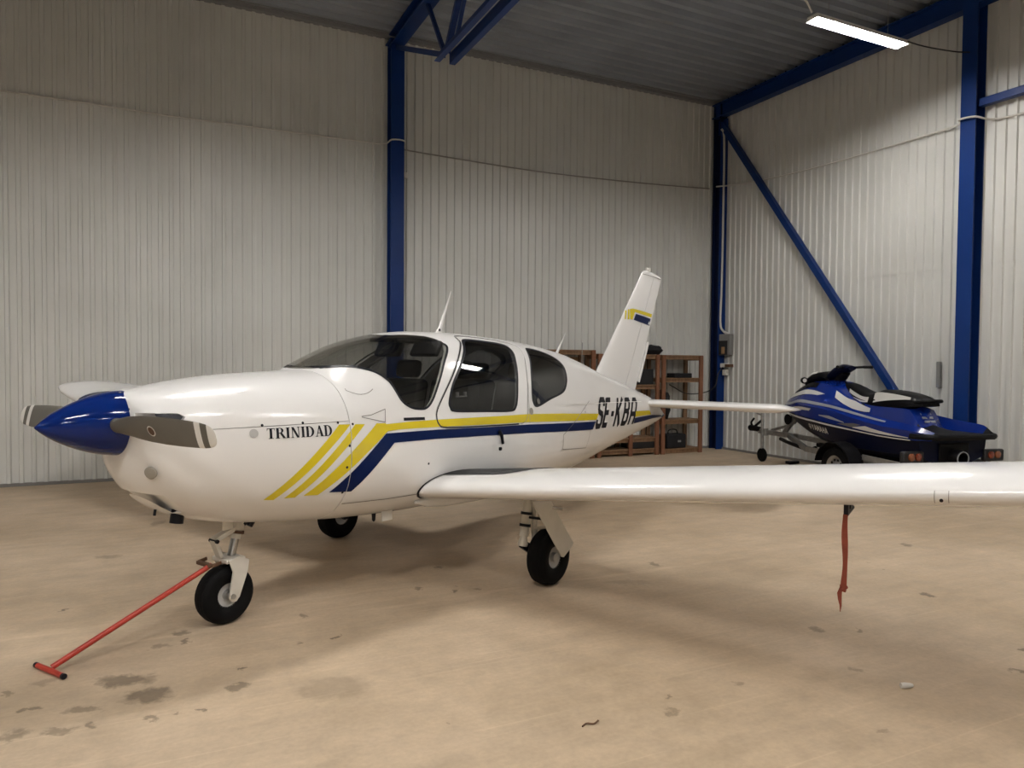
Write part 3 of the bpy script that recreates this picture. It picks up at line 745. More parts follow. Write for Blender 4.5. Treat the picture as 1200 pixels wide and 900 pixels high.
decal('vent_disc', disc(2.455, 1.226, .030), lambda a, b: side(a, b, -1, .007), 'lens_grey', AC, label='round grey vent disc behind the door')
for i, (a, b) in enumerate(((-.045, 1.262), (.21, 1.262), (.455, 1.25), (.565, 1.235), (.53, 1.10), (.515, .965), (.52, .80), (3.55, 1.16), (1.2, .92))):
    decal('fastener', disc(a, b, .0085, 10), port, 'ink_black', AC if a < .545 else FUS)
for s in (-1, 1):
    iis = [i for i in range(len(DOOR)) if not (DOOR[i][1] > 1.80 and DOOR[i][0] > 2.0)]
    k0 = max(range(len(DOOR)), key=lambda i: DOOR[i][1]); seq = [DOOR[(k0 + i) % len(DOOR)] for i in range(len(DOOR))]
    seq = [p for p in seq if p[1] < 1.838]
    front = [p for p in seq[:44]]
    decal('door_seam', line_polys(front, .011), lambda a, b: side(a, b, s, .0045), 'seam_black', FUS, .2)
    decal('door_rear_seam', line_polys(seq[44:66], .004), lambda a, b: side(a, b, s, .0045), 'seam_dark', FUS, .2)
# window seals
for s, prj in ((-1, lambda a, b: side(a, b, -1, .002)), (1, lambda a, b: side(a, b, 1, .002))):
    for poly, par, nm in ((DWIN, DOORS[s], 'door_window_seal'), (RWIN, FUS, 'rear_window_seal')):
        q = inset(poly, .016); o_ = inset(poly, -.003); n = len(poly); gg = G()
        gg.add([prj(*p) for p in o_] + [prj(*p) for p in q], [(i, (i + 1) % n, (i + 1) % n + n, i + n) for i in range(n)])
        gg.build(nm, 'ink_black', par, 60)
    ii = [i for i in range(len(WSH)) if WSH[i][0] > .60 and WSH[i][1] < 1.79 and not (WSH[i][0] < .9 and WSH[i][1] > 1.62)]
    q = inset(WSH, .013); o_ = inset(WSH, -.003); gg = G(); k = len(ii)
    gg.add([prj(*o_[i]) for i in ii] + [prj(*q[i]) for i in ii], [(j, j + 1, j + 1 + k, j + k) for j in range(k - 1)])
    gg.build('windshield_seal', 'ink_black', FUS, 60)
# door handle, lock, marker decal
h = empty('door_handle', (0, 0, 0)); h.parent = FUS
g = G(); g.tube([side(1.968, 1.100, -1, .012), side(1.985, 1.06, -1, .022), side(2.012, .995, -1, .014)], [.016, .014, .011], 8); g.build('handle_lever', 'ink_black', h)
g = G(); g.lathe([(.014, 0), (.014, .012), (.004, .014)], side(1.99, .955, -1, .0), (0, -1, 0), 12); g.build('lock', 'ink_black', h)
decal('window_sticker', disc(2.60, 1.305, .026), lambda a, b: side(a, b, -1, .0045), 'seat_panel', FUS)

# ---- spinner and propeller
g = G(); prof = []
for k in range(17):
    t = k / 16; prof.append((.178 * (1 - (1 - t) ** 1.75) ** 0.82 if t > 0 else .004, -1.03 + .425 * t))
prof.append((.172, -.600)); prof.append((.06, -.595))
g.lathe(prof, (0, 0, 1.285), (1, 0, 0), 48); g.build('spinner', 'paint_spinner', AC, 50)
g = G()
for k in range(8):
    a = 2 * pi * k / 8 + .3; g.lathe([(.007, 0), (.006, .006)], (-.635, .176 * cos(a), 1.285 + .176 * sin(a)), (0, cos(a), sin(a)), 8)
g.build('spinner_screw', 'steel', AC, split=True)
def blade(sg):
    R = 1.075; stn = []
    data = [(.10, .085, .075, 40), (.17, .085, .070, 38), (.24, .105, .050, 34), (.34, .135, .034, 29), (.46, .150, .027, 25), (.60, .152, .022, 21), (.75, .145, .018, 18),
            (.88, .134, .014, 16), (.915, .131, .0135, 15.5), (.916, .131, .0135, 15.5), (.962, .125, .012, 15), (.963, .125, .012, 15), (1.012, .112, .011, 14), (1.013, .112, .011, 14), (1.045, .094, .009, 14), (1.064, .070, .007, 14), (1.075, .030, .004, 14)]
    secs = []; N = 20
    for r, c, t, pit in data:
        p = radians(pit); pts = []
        for k in range(N):
            a = 2 * pi * k / N; u = c / 2 * cos(a); v = t / 2 * sin(a) * (1 if c < .09 else (1 - .35 * cos(a)))
            # chord direction lies between rotation plane (z) and axis (x)
            cxd = Vector((sin(p), 0, cos(p) * sg * 1.0)); nd = Vector((cos(p), 0, -sin(p) * sg))
            q = cxd * u * (-sg) * sg + nd * v
            pts.append((-.70 + q.x, sg * r, 1.285 + q.z))
        secs.append(pts)
    g = G(); g.loft(secs)
    # paint bands by span
    for i, f in enumerate(g.f):
        y = sum(abs(g.v[k][1]) for k in f) / len(f)
        g.m[i] = 1 if (.9155 < y < .9625) or y > 1.0125 else 0
    o = g.build('propeller_blade', ['blade_grey', 'blade_white'], AC, 50)
    return o
BL = blade(-1); blade(1)
def badge(r, m, nm, off):
    p = radians(23); nd = Vector((-cos(p), 0, -sin(p))); cxd = Vector((sin(p), 0, -cos(p))); c = Vector((-.70, -.53, 1.285)) + nd * (.0135 + off) ; g = G()
    g.add([c + cxd * r * .8 * cos(2 * pi * k / 20) + Vector((0, 1, 0)) * r * sin(2 * pi * k / 20) for k in range(20)], [tuple(range(20))]); g.build(nm, m, BL, recalc=False)
badge(.036, 'ski_white', 'blade_badge', .001); badge(.028, 'rust', 'blade_badge_centre', .002)

# ---- chin details
for s_ in (-1, 1):
    decal('inlet_shade', [[(-.565, 1.346), (-.462, 1.340), (-.450, 1.325), (-.462, 1.312), (-.565, 1.318)]], lambda a, b: side(a, b, s_, -.004), 'ink_black', AC, .03)  # black sheet set in each inlet slot, standing in for the shade inside
g = G(); g.lathe([(.034, 0), (.034, .012), (.028, .016)], (-.571, -.255, 1.032), (-.86, -.45, -.25), 24); g.build('landing_light', 'lens_grey', AC)
g = G(); g.tube([(-.335, -.10, .78), (-.345, -.10, .73), (-.35, -.10, .700)], .038, 14); g.build('exhaust_pipe', 'ink_black', AC)
g = G(); g.tube([(-.45, -.06, .79), (-.455, -.06, .755)], .008, 8); g.build('drain_pipe', 'ink_black', AC)

# ---- wings
CH, XLE = 1.22, 1.17
def wz(y): return .665 + .105 * abs(y)
def foil(n=26, th=.155, cam=.022):
    up, lo = [], []
    for i in range(n + 1):
        x = .5 * (1 - cos(pi * i / n))
        yt = 5 * th * (.2969 * math.sqrt(x) - .126 * x - .3516 * x * x + .2843 * x ** 3 - .1036 * x ** 4)
        yc = cam / .16 * (.8 * x - x * x) if x < .4 else cam / .36 * (.2 + .8 * x - x * x)
        up.append((x, yc + yt)); lo.append((x, yc - yt))
    return up[::-1] + lo[1:-1]
FO = foil()
INC = radians(2.6)
def wsec(y, xle, ch, zle, ts=1.0):
    out = []
    for x, z in FO:
        px, pz = x * ch, z * ch * ts
        out.append((xle + px * cos(INC) + pz * sin(INC), y, zle - px * sin(INC) + pz * cos(INC)))
    return out
def wing(sg):
    st = [(.30, XLE, CH, wz(.45), 1)] + [(a, XLE, CH, wz(a), 1) for a in frange(.45, 4.62, 16)]
    st += [(4.70, XLE, CH, wz(4.70), 1.0), (4.78, XLE - .015, CH + .01, wz(4.78) + .018, 1.02), (4.88, XLE - .045, CH + .03, wz(4.88) + .048, 1.02), (4.97, XLE - .075, CH + .05, wz(4.97) + .085, .92), (5.03, XLE - .075, CH + .04, wz(5.03) + .115, .70), (5.065, XLE - .04, CH - .03, wz(5.06) + .135, .40), (5.08, XLE + .05, CH - .16, wz(5.08) + .142, .12)]
    secs = [wsec(sg * y, a, b, c, t) for y, a, b, c, t in st]
    g = G(); g.loft(secs); return g.build('wing', 'paint_white', AC, 50)
WL, WR = wing(-1), wing(1)
def wing_top(x, y, off=.004):
    # upper skin height at (x, y)
    up = FO[:27][::-1]; c = (x - XLE) / CH
    for i in range(len(up) - 1):
        a, b = up[i], up[i + 1]
        if a[0] <= c <= b[0]:
            t = (c - a[0]) / max(b[0] - a[0], 1e-9); z = a[1] + t * (b[1] - a[1])
            px, pz = c * CH, z * CH
            return Vector((XLE + px * cos(INC) + pz * sin(INC), y, wz(y) - px * sin(INC) + pz * cos(INC) + off))
    return Vector((x, y, wz(y)))
decal('walkway', [[(1.345, -.58), (1.345, -1.10), (1.36, -1.17), (1.41, -1.23), (1.50, -1.262), (1.8, -1.27), (2.36, -1.27), (2.37, -.58)]], lambda a, b: wing_top(a, b), 'walkway', WL, .04, label='black non-slip walkway at the wing root')
# black root seal that follows the wing section against the fuselage, and navy band near the tip
def band(sg, y0, y1, m, nm, par, off=.004, i0=0, i1=None):
    pts = FO[i0:i1]; g = G(); k = len(pts)
    def ptsat(y):
        out = []
        for x, z in pts:
            zz = z + math.copysign(off / CH, z) ; xx = x - (off / CH if x < .02 else 0)
            px, pz = xx * CH, zz * CH
            out.append((XLE + px * cos(INC) + pz * sin(INC), sg * y, wz(y) - px * sin(INC) + pz * cos(INC)))
        return out
    a, b = ptsat(y0), ptsat(y1); g.add(a + b, [(i, i + 1, k + i + 1, k + i) for i in range(k - 1)]); return g.build(nm, m, par, 60)
def root_seal(sg):
    a_, b_ = [], []
    for x, z in FO[10:36]:
        px, pz = x * CH, z * CH; X_ = XLE + px * cos(INC) + pz * sin(INC); y = .6
        for _ in range(6): y = abs(side(X_, wz(y) - px * sin(INC) + pz * cos(INC), 1, 0).y)
        for L_, yy in ((a_, y - .01), (b_, y + .020)):
            nx, nz = (-1, 0) if x < .004 else ((-.35 if x < .1 else 0), math.copysign(1, z)); L_.append((X_ + nx * .005, sg * yy, wz(yy) - px * sin(INC) + pz * cos(INC) + nz * .006))
    k = len(a_); g = G(); g.add(a_ + b_, [(i, i + 1, k + i + 1, k + i) for i in range(k - 1)]); g.build('root_seal', 'ink_black', WL if sg < 0 else WR, 60)
root_seal(-1); root_seal(1)
for sg, par in ((-1, WL), (1, WR)): band(sg, 4.625, 4.70, 'paint_navy', 'tip_band', par)
# wing root fairing under the cabin
for sg in (-1, 1):
    secs = []
    for x, r, zc in ((1.2, .01, .63), (1.3, .05, .63), (1.5, .075, .625), (1.9, .085, .62), (2.4, .075, .61), (2.9, .02, .60)):
        secs.append([(x, sg * (.49 + r * 1.15 * cos(2 * pi * k / 20)), zc + r * .9 * sin(2 * pi * k / 20)) for k in range(20)])
    g = G(); g.loft(secs); g.build('root_fairing', 'paint_white', AC, 60)
# wing underside access panel and pitot
g = G()
xle_y = -3.62
def wing_le(y, a, off=.002):
    """point on the nose of the section, a in 0..1 runs from upper to lower around the leading edge"""
    i = 20 + a * 12; i0 = int(i); t = i - i0; p, q = FO[i0], FO[i0 + 1]; x, z = p[0] + (q[0] - p[0]) * t, p[1] + (q[1] - p[1]) * t
    px, pz = x * CH, z * CH
    P = Vector((XLE + px * cos(INC) + pz * sin(INC), y, wz(y) - px * sin(INC) + pz * cos(INC)))
    nrm = Vector((px - .06, 0, pz)).normalized(); return P + nrm * off
decal('access_panel_outline', line_polys([(-3.755, .40), (-3.70, .40), (-3.70, .70), (-3.755, .70)], .003, True), lambda a, b: wing_le(a, b), 'seam_dark', WL, .05)
decal('tie_down_hole', [[(-3.727 + .008 * cos(t * pi / 6), .62 + .05 * sin(t * pi / 6)) for t in range(12)]], lambda a, b: wing_le(a, b, .003), 'ink_black', WL, .05)
g = G(); g.tube([(1.50, -3.30, .90), (1.36, -3.30, .885)], .012, 10); g.box((1.46, -3.30, .935), (.06, .016, .09)); g.build('pitot_tube', 'ink_black', WL)

# ---- fin, rudder, tailplane
def plate(le0, te0, le1, te1, t0, t1, y=True, n=14):
    """symmetric thin section lofted between two chords given as (x, z)"""
    secs = []
    for f in (0.0, .2, .4, .6, .8, 1.0):
        a = Vector(le0).lerp(Vector(le1), f); b = Vector(te0).lerp(Vector(te1), f); t = t0 + (t1 - t0) * f; s = []
        for i in range(n + 1):
            x = .5 * (1 - cos(pi * i / n)); s.append((x, 5 * t * (.2969 * math.sqrt(x) - .126 * x - .3516 * x * x + .2843 * x ** 3 - .1036 * x ** 4)))
        lp = s[::-1] + [(x, -h_) for x, h_ in s[1:-1]]; c = b - a; L = c.length
        secs.append([(a.x + c.x * x, h_ * L, a.y + c.y * x) for x, h_ in lp])
    g = G(); g.loft(secs); return g
FLE0, FLE1, FTE0, FTE1 = (4.50, 1.38), (5.755, 2.757), (5.575, 1.20), (6.345, 2.738)
def fin_half(x, z):
    f = (z - 1.38) / (2.757 - 1.38); a = FLE0[0] + (FLE1[0] - FLE0[0]) * f; b = FTE0[0] + (FTE1[0] - FTE0[0]) * f; c = b - a; u = min(max((x - a) / c, 0), 1); t = .10 - .02 * f
    return 5 * t * c * (.2969 * math.sqrt(u) - .126 * u - .3516 * u * u + .2843 * u ** 3 - .1036 * u ** 4)
fm = plate(FLE0, FTE0, FLE1, FTE1, .10, .08).mesh()
hinge0, hinge1 = (5.20, 1.18), (6.115, 2.80)
hz = lambda off: prism([(hinge0[0] + off, hinge0[1] - .3), (hinge0[0] + off, hinge0[1]), (hinge1[0] + off, hinge1[1]), (hinge1[0] + off, 3.2), (9, 3.2), (9, .8)], -.5, .5)
FIN = mobj('fin', boolean(fm, hz(-.004), 'DIFFERENCE'), 'paint_white', AC, 40)
RUD = mobj('rudder', boolean(fm, hz(.004), 'INTERSECT'), 'paint_white', AC, 40)
g = G(); secs = []
for a0, a1, z0, z1, t in ((5.755, 6.345, 2.760, 2.741, .026), (5.775, 6.34, 2.785, 2.752, .025), (5.83, 6.25, 2.806, 2.782, .018), (5.88, 6.10, 2.813, 2.802, .008)):
    secs.append([(a0 + (a1 - a0) * (.5 - .5 * cos(t2)), t * sin(t2) * (1.2 - .4 * (.5 - .5 * cos(t2))), z0 + (z1 - z0) * (.5 - .5 * cos(t2))) for t2 in [2 * pi * k / 24 for k in range(24)]])
g.loft(secs); g.build('fin_cap', 'paint_white', FIN, 60)
decal('fin_cap_seam', line_polys([(5.77, 2.757), (6.33, 2.739)], .007), lambda a, b: Vector((a, -fin_half(a, min(b, 2.757)) - .004, b)), 'seam_dark', FIN, .05)
g = G(); g.lathe([(.036, 0), (.036, .045), (.033, .052), (.0, .053)], (5.945, 0, 2.80), (0, 0, 1), 20); g.build('beacon', 'plastic_white', FIN)
FP = lambda a, b: Vector((a, -fin_half(a, b) - .004, b))
decal('yellow_stripe', [[(5.405, 2.296), (5.48, 2.306), (6.075, 2.272), (6.06, 2.226), (5.525, 2.262), (5.462, 2.168), (5.40, 2.170)]], FP, 'paint_yellow', FIN, .05)
decal('yellow_slash', [[(5.365, 2.290), (5.395, 2.292), (5.378, 2.168), (5.335, 2.166)], [(5.315, 2.272), (5.34, 2.275), (5.30, 2.166), (5.275, 2.166)]], FP, 'paint_yellow', FIN, .05)
decal('navy_stripe', [[(5.555, 2.245), (6.04, 2.210), (6.00, 2.118), (5.492, 2.168)]], FP, 'paint_navy', FIN, .05)
g = G(); g.add([(5.69, -.012, 1.42), (5.735, -.012, 1.40), (5.99, -.012, 1.90), (5.945, -.012, 1.91), (5.69, .012, 1.42), (5.735, .012, 1.40), (5.99, .012, 1.90), (5.945, .012, 1.91)],
               [(0, 1, 2, 3), (7, 6, 5, 4), (0, 4, 5, 1), (1, 5, 6, 2), (2, 6, 7, 3), (3, 7, 4, 0)]); g.build('trim_tab', 'paint_white', RUD, None)
def tailplane(sg):
    secs = []
    for y, a, c, t, dz in ((.02, 5.68, .72, .145, 0), (.3, 5.68, .72, .145, 0), (1.0, 5.68, .72, .145, 0), (1.66, 5.68, .72, .145, 0), (1.75, 5.76, .62, .11, -.006), (1.80, 5.92, .45, .05, -.018)):
        up = []
        for i in range(15):
            x = .5 * (1 - cos(pi * i / 14)); up.append((x, 5 * t * (.2969 * math.sqrt(x) - .126 * x - .3516 * x * x + .2843 * x ** 3 - .1036 * x ** 4)))
        lp = up[::-1] + [(x, -q) for x, q in up[1:-1]]
        secs.append([(a + c * x, sg * y, 1.140 + dz + c * q - x * .02) for x, q in lp])
    g = G(); g.loft(secs); return g.build('tailplane', 'paint_white', AC, 50)
tailplane(-1); tailplane(1)
g = G(); g.box((5.78, -.135, 1.085), (.10, .02, .05)); g.build('tailplane_fitting', 'ink_black', AC, bevel=.005)
secs = [[(6.05, .075 * cos(t), .965 + .06 * sin(t)) for t in [2 * pi * k / 16 for k in range(16)]], [(6.35, .055 * cos(t), .95 + .04 * sin(t)) for t in [2 * pi * k / 16 for k in range(16)]], [(6.47, .02 * cos(t), .955 + .015 * sin(t)) for t in [2 * pi * k / 16 for k in range(16)]]]
g = G(); g.loft(secs); g.build('tail_cone_tip', 'paint_navy', AC, 60)
plate((4.10, .512), (4.355, .545), (3.85, .66), (4.37, .72), .05, .05).build('ventral_fin', 'paint_white', AC, 40)
# ---- antennas
def antenna(x0, z0, x1, z1, nm):
    g = G(); secs = []
    for f in (0, .1, .5, 1.0):
        cx_, cz = x0 + (x1 - x0) * f, z0 + (z1 - z0) * f; r = (.045, .028, .016, .006)[(0, .1, .5, 1.0).index(f)]
        secs.append([(cx_ + r * cos(t), r * .35 * sin(t), cz) for t in [2 * pi * k / 14 for k in range(14)]])
    g.loft(secs); g.build(nm, 'paint_white', AC, 60)
antenna(1.985, 1.872, 2.14, 2.235, 'whip_antenna'); antenna(3.80, 1.715, 3.99, 1.955, 'whip_antenna')
g = G(); g.tube([(4.36, .02, 1.58), (4.372, .02, 1.86)], .004, 6); g.build('rod_antenna', 'cable_grey', AC)
decal('antenna_base_bolt', disc(1.985, 1.90, .012, 10), lambda a, b: Vector((a, -.013, b)), 'ink_black', AC, 1)

# ---- cabin interior
g = G(); g.box((2.0, 0, .70), (1.9, .80, .04)); g.build('cabin_floor', 'cabin_black', AC, None)
secs = []
for x, hw_, z1, z0 in ((.66, .36, 1.50, 1.30), (.80, .47, 1.505, 1.25), (.98, .52, 1.50, 1.15), (1.05, .52, 1.455, 1.12), (1.06, .50, 1.30, .95)):
    secs.append([(x, -hw_, z0), (x, hw_, z0), (x, hw_, z1 - .10), (x, hw_ * .72, z1 - .015), (x, 0, z1), (x, -hw_ * .72, z1 - .015), (x, -hw_, z1 - .10)])
g = G(); g.loft(secs); g.build('instrument_panel', 'cabin_black', AC, 40)
g = G(); g.box((1.16, 0, 1.0), (.22, .24, .56)); g.build('centre_console', 'cabin_black', AC, bevel=.03)
for s in (-1, 1):
    g = G(); g.tube([(1.06, s * .27, 1.22), (1.22, s * .27, 1.24)], .014, 8); g.tube([(1.22, s * .27 - .13, 1.34), (1.22, s * .27 - .12, 1.24), (1.22, s * .27 + .12, 1.24), (1.22, s * .27 + .13, 1.34)], .014, 8)
    g.build('control_yoke', 'cabin_black', AC)
def seat(x, y, wd, hgt, m='seat_cloth'):
    e = empty('cabin_seat', (x, y, .72)); e.parent = AC
    g = G(); g.box((-.20, 0, .18), (.50, wd, .14)); g.build('seat_cushion', m, e, bevel=.04, seg=3)
    R = Matrix.Rotation(radians(14), 3, 'Y')
    g = G(); g.box((.10, 0, .20 + hgt / 2), (.12, wd, hgt), R); g.build('seat_back', m, e, bevel=.045, seg=3)
    g = G(); g.box((.10 + hgt * .135 + .02, 0, .20 + hgt + .075), (.09, wd * .55, .15), R); g.build('headrest', m, e, bevel=.04, seg=3)
for s in (-1, 1):
    seat(1.72, s * .275, .46, .58); seat(2.62, s * .25, .44, .56)
for s in (-1, 1):
    g = G(); g.box((1.875, s * .30, 1.22), (.012, .26, .26), Matrix.Rotation(radians(14), 3, 'Y')); g.build('seat_pocket', 'seat_panel', AC, bevel=.004)
# sun visors and headliner trim
g = G(); g.box((2.1, 0, 1.80), (1.5, .30, .03)); g.build('headliner', 'cabin_black', AC, bevel=.01)
for s in (-1, 1):
    g = G(); g.box((1.62, s * .20, 1.735), (.04, .28, .13), Matrix.Rotation(radians(30), 3, 'Y')); g.build('sun_visor', 'cabin_black', AC, bevel=.012)
# clip board with two lamps seen in the door window
g = G(); g.box((1.62, -.555, 1.375), (.13, .02, .012)); g.box((1.575, -.558, 1.395), (.022, .02, .03)); g.box((1.665, -.558, 1.395), (.022, .02, .03)); g.build('door_clip', 'plastic_grey', AC, bevel=.003, split=True)

# ---- landing gear
def wheel(parent, c, r, wd, hub_r, yaw=0):
    """tyre, rim and axle cap, axle along y"""
    c = Vector(c); ax = Vector((0, 1, 0))
    prof = [(hub_r, -wd * .34), (hub_r + .012, -wd * .40), (r * .74, -wd * .50), (r * .88, -wd * .46), (r * .965, -wd * .34), (r * .972, -wd * .20), (r * .985, -wd * .19), (r, -wd * .08), (r, wd * .08), (r * .985, wd * .19), (r * .972, wd * .20), (r * .965, wd * .34), (r * .88, wd * .46), (r * .74, wd * .50), (hub_r + .012, wd * .40), (hub_r, wd * .34)]
    g = G(); g.lathe(prof, c, ax, 40, closed=True); t = g.build('tyre', 'rubber', parent, 35)
    g = G(); g.lathe([(hub_r * .30, -wd * .30), (hub_r * .42, -wd * .22), (hub_r * .86, -wd * .26), (hub_r + .004, -wd * .36), (hub_r + .004, wd * .36), (hub_r * .86, wd * .26), (hub_r * .42, wd * .22), (hub_r * .30, wd * .30)], c, ax, 28); g.build('rim', 'gear_hub', parent, 35)
    g = G(); g.lathe([(.030, -wd * .42), (.034, -wd * .36), (.034, wd * .36), (.030, wd * .42)], c, ax, 16); g.build('axle_hub', 'steel_dull', parent, 35)
NG = empty('nose_gear', (0, 0, 0)); NG.parent = AC
wheel(NG, (.015, 0, .181), .181, .125, .072)
for s in (-1, 1):
    g = G(); y = s * .085
    pts = [(-.01, .405), (.055, .422), (.13, .388), (.12, .32), (.062, .17), (.04, .146), (.012, .146), (-.006, .168), (-.004, .20), (.018, .33)]
    n_ = len(pts); g.add([(x, y - .007, z) for x, z in pts] + [(x, y + .007, z) for x, z in pts], [tuple(range(n_)), tuple(range(2 * n_ - 1, n_ - 1, -1))] + [(i, i + n_, (i + 1) % n_ + n_, (i + 1) % n_) for i in range(n_)])
    g.build('fork_leg', 'gear_white', NG, None, bevel=.003)
g = G(); g.box((.045, 0, .398), (.13, .165, .03)); g.build('fork_crown', 'gear_white', NG, bevel=.008)
g = G(); g.tube([(.015, -.10, .181), (.015, .10, .181)], .016, 12); g.build('axle', 'steel_dull', NG)
g = G(); g.tube([(.062, 0, .41), (.092, 0, .53)], .026, 16); g.build('chrome_piston', 'steel', NG)
g = G(); g.tube([(.088, 0, .515), (.10, 0, .565), (.102, 0, .57), (.125, 0, .68)], [.034, .034, .042, .040], 16); g.build('strut_cylinder', 'gear_white', NG)
g = G(); g.tube([(.098, 0, .545), (.102, 0, .562)], .046, 16); g.build('strut_collar', 'rust', NG)
g = G(); g.bar((-.06, 0, .53), (.09, 0, .585), .06, .03); g.bar((-.06, 0, .53), (-.015, 0, .415), .055, .026); g.build('torque_link', 'gear_white', NG, bevel=.004)
g = G(); g.tube([(-.055, -.04, .525), (-.055, .04, .525)], .013, 10); g.build('link_pin', 'ink_black', NG)
g = G(); g.tube([(.13, -.03, .60), (.20, -.05, .66)], .014, 8); g.tube([(.16, -.045, .585), (.185, -.045, .62)], .02, 8); g.build('steering_rod', 'ink_black', NG, split=True)
g = G(); g.box((.005, -.05, .625), (.07, .010, .07)); g.build('gear_door', 'gear_white', NG, bevel=.003)
def main_gear(s):
    M = empty('main_gear', (0, 0, 0)); M.parent = AC; Y = s * 1.165
    wheel(M, (1.91, Y, .206), .206, .155, .078)
    yi = s * 1.035
    g = G(); g.tube([(1.83, yi, .66), (1.815, yi, .56), (1.775, yi, .36)], [.032, .034, .034], 14); g.build('oleo_cylinder', 'gear_white', M)
    g = G(); g.tube([(1.81, yi, .535), (1.806, yi, .515)], .043, 14); g.tube([(1.793, yi, .45), (1.789, yi, .43)], .043, 14); g.build('oleo_band', 'ink_black', M, split=True)
    g = G(); g.tube([(1.775, yi, .365), (1.765, yi, .31), (1.76, yi, .29)], [.022, .04, .036], 14); g.build('oleo_foot', 'gear_white', M)
    g = G(); g.bar((1.755, yi, .31), (1.91, yi + s * .03, .206), .035, .06); g.tube([(1.91, yi, .206), (1.91, s * 1.225, .206)], .02, 12); g.build('trailing_arm', 'ink_black', M)
    g = G(); g.tube([(1.86, yi + s * .03, .66), (1.87, yi + s * .03, .33)], .022, 10); g.tube([(1.85, yi + s * .02, .40), (1.89, Y, .43)], .012, 8); g.build('leg_strut', 'gear_white', M)
    pts = [(1.50, .69), (1.74, .655), (2.045, .30), (2.03, .275), (1.915, .218), (1.885, .228)]
    n_ = len(pts); y0, y1 = s * 1.285, s * 1.297
    g = G(); g.add([(x, y0, z) for x, z in pts] + [(x, y1, z) for x, z in pts], [tuple(range(n_)), tuple(range(2 * n_ - 1, n_ - 1, -1))] + [(i, i + n_, (i + 1) % n_ + n_, (i + 1) % n_) for i in range(n_)])
    g.build('leg_door', 'gear_white', M, None, bevel=.004)
    g = G(); g.tube([(1.80, s * 1.05, .50), (1.82, s * 1.29, .50)], .010, 8); g.build('door_link', 'ink_black', M)
    g = G(); g.tube([(1.76, s * 1.292, .606), (1.79, s * 1.36, .598)], .012, 8); g.build('retract_rod', 'steel', M)
main_gear(-1); main_gear(1)
g = G(); g.box((1.05, -.36, .545), (.10, .012, .07)); g.build('belly_step', 'gear_white', AC, bevel=.003)
g = G(); g.lathe([(.016, 0), (.012, .05), (.004, .06)], (1.0, -.28, .56), (0, 0, -1), 10); g.build('belly_drain', 'ink_black', AC)

# =================================================================== LOOSE THINGS AROUND THE AIRCRAFT
TB = empty('tow_bar', A2W((-.95, .05, 0)), ACR, 'red tow bar with a T handle leading to the nose wheel', 'tow bar')
def tbl(p): return (p[0] + .95, p[1] - .05, p[2])
g = G(); g.tube([tbl((-.945, .045, .030)), tbl((-.10, -.045, .395))], .0155, 12); g.build('bar', 'red_paint', TB)
g = G(); g.tube([tbl((-.965, .165, .016)), tbl((-.943, -.075, .016))], .0145, 14); g.build('handle', 'red_paint', TB)
for a, b in (((-.967, .184, .016), (-.965, .165, .016)), ((-.943, -.075, .016), (-.941, -.093, .016))):
    g = G(); g.tube([tbl(a), tbl(b)], .0148, 14); g.build('end_cap', 'ink_black', TB)
g = G(); g.bar(tbl((-.115, -.075, .395)), tbl((-.115, .075, .395)), .03, .022); g.bar(tbl((-.115, -.075, .395)), tbl((-.055, -.078, .405)), .012, .022); g.bar(tbl((-.115, .075, .395)), tbl((-.055, .078, .405)), .012, .022)
g.build('yoke', 'rust', TB, bevel=.004)

RB = empty('pitot_streamer', A2W((1.30, -3.305, .42)), ACR, 'rust red warning streamer hanging below the left wing', 'streamer')
g = G(); secs = []
for i in range(13):
    f = i / 12; z = .475 - f * .365; x = .004 * sin(f * 5); y = -.004 + .003 * sin(f * 7); wd = .0135 - .002 * cos(f * 9); a = .25 * sin(f * 3)
    secs.append([(x + sx * wd * cos(a) * .25 + .0012 * sy, y + sx * wd, z) for sx, sy in ((-1, -1), (1, -1), (1, 1), (-1, 1))])
g.loft(secs); g.build('strap', 'ribbon_red', RB, None)
g = G(); g.tube([(0, -.016, .118), (.004, -.004, .108), (0, .012, .114), (.004, .016, .100), (0, -.012, .098)], .010, 8); g.build('knot', 'ribbon_red', RB)
g = G(); secs = []
for z, wd, yo in ((.110, .006, .010), (.08, .011, .016), (.05, .009, .014), (.02, .005, .010), (-.012, .0012, .011)):
    secs.append([(sy * .0012, yo + sx * wd, z) for sx, sy in ((-1, -1), (1, -1), (1, 1), (-1, 1))])
g.loft(secs); g.build('loose_tail', 'ribbon_red', RB, None)
g = G(); g.box((.02, -.004, .495), (.03, .022, .055)); g.build('clip', 'ink_black', RB, bevel=.003)

def litter(nm, loc, label, cat, build):
    o = build(); o.name = nm; o.location = loc; props(o, label, cat); return o
g = G(); g.lathe([(.013, 0), (.015, .02), (.012, .05), (.008, .062)], (0, 0, .015), (1, .1, 0), 12); o = g.build('paper_cup_lid', 'plastic_white')
o.name = 'white_stub'; o.location = (3.36, 2.40, 0); o.rotation_euler = (0, 0, -.5); props(o, 'small white stub lying on the bare floor at lower right', 'litter')
g = G(); g.tube(smooth_open([(0, 0, .006), (.03, .012, .008), (.06, 0, .006), (.09, .01, .010)]), [.004] * 13, 6); o = g.build('twig', 'rust')
o.location = (1.69, 2.74, 0); props(o, 'tiny brown twig on the bright floor near the bottom edge', 'litter')
g = G(); g.box((0, 0, .03), (.10, .06, .05)); g.box((.03, 0, .06), (.03, .04, .05), Matrix.Rotation(.5, 3, 'Y')); o = g.build('wheel_chock', 'ink_black', bevel=.01)
o.location = (3.73, 8.22, 0); props(o, 'small dark chock on the floor in the shadow under the fuselage', 'chock')
g = G(); g.box((0, 0, .018), (.12, .05, .035)); o = g.build('floor_clip', 'ink_black', bevel=.006)
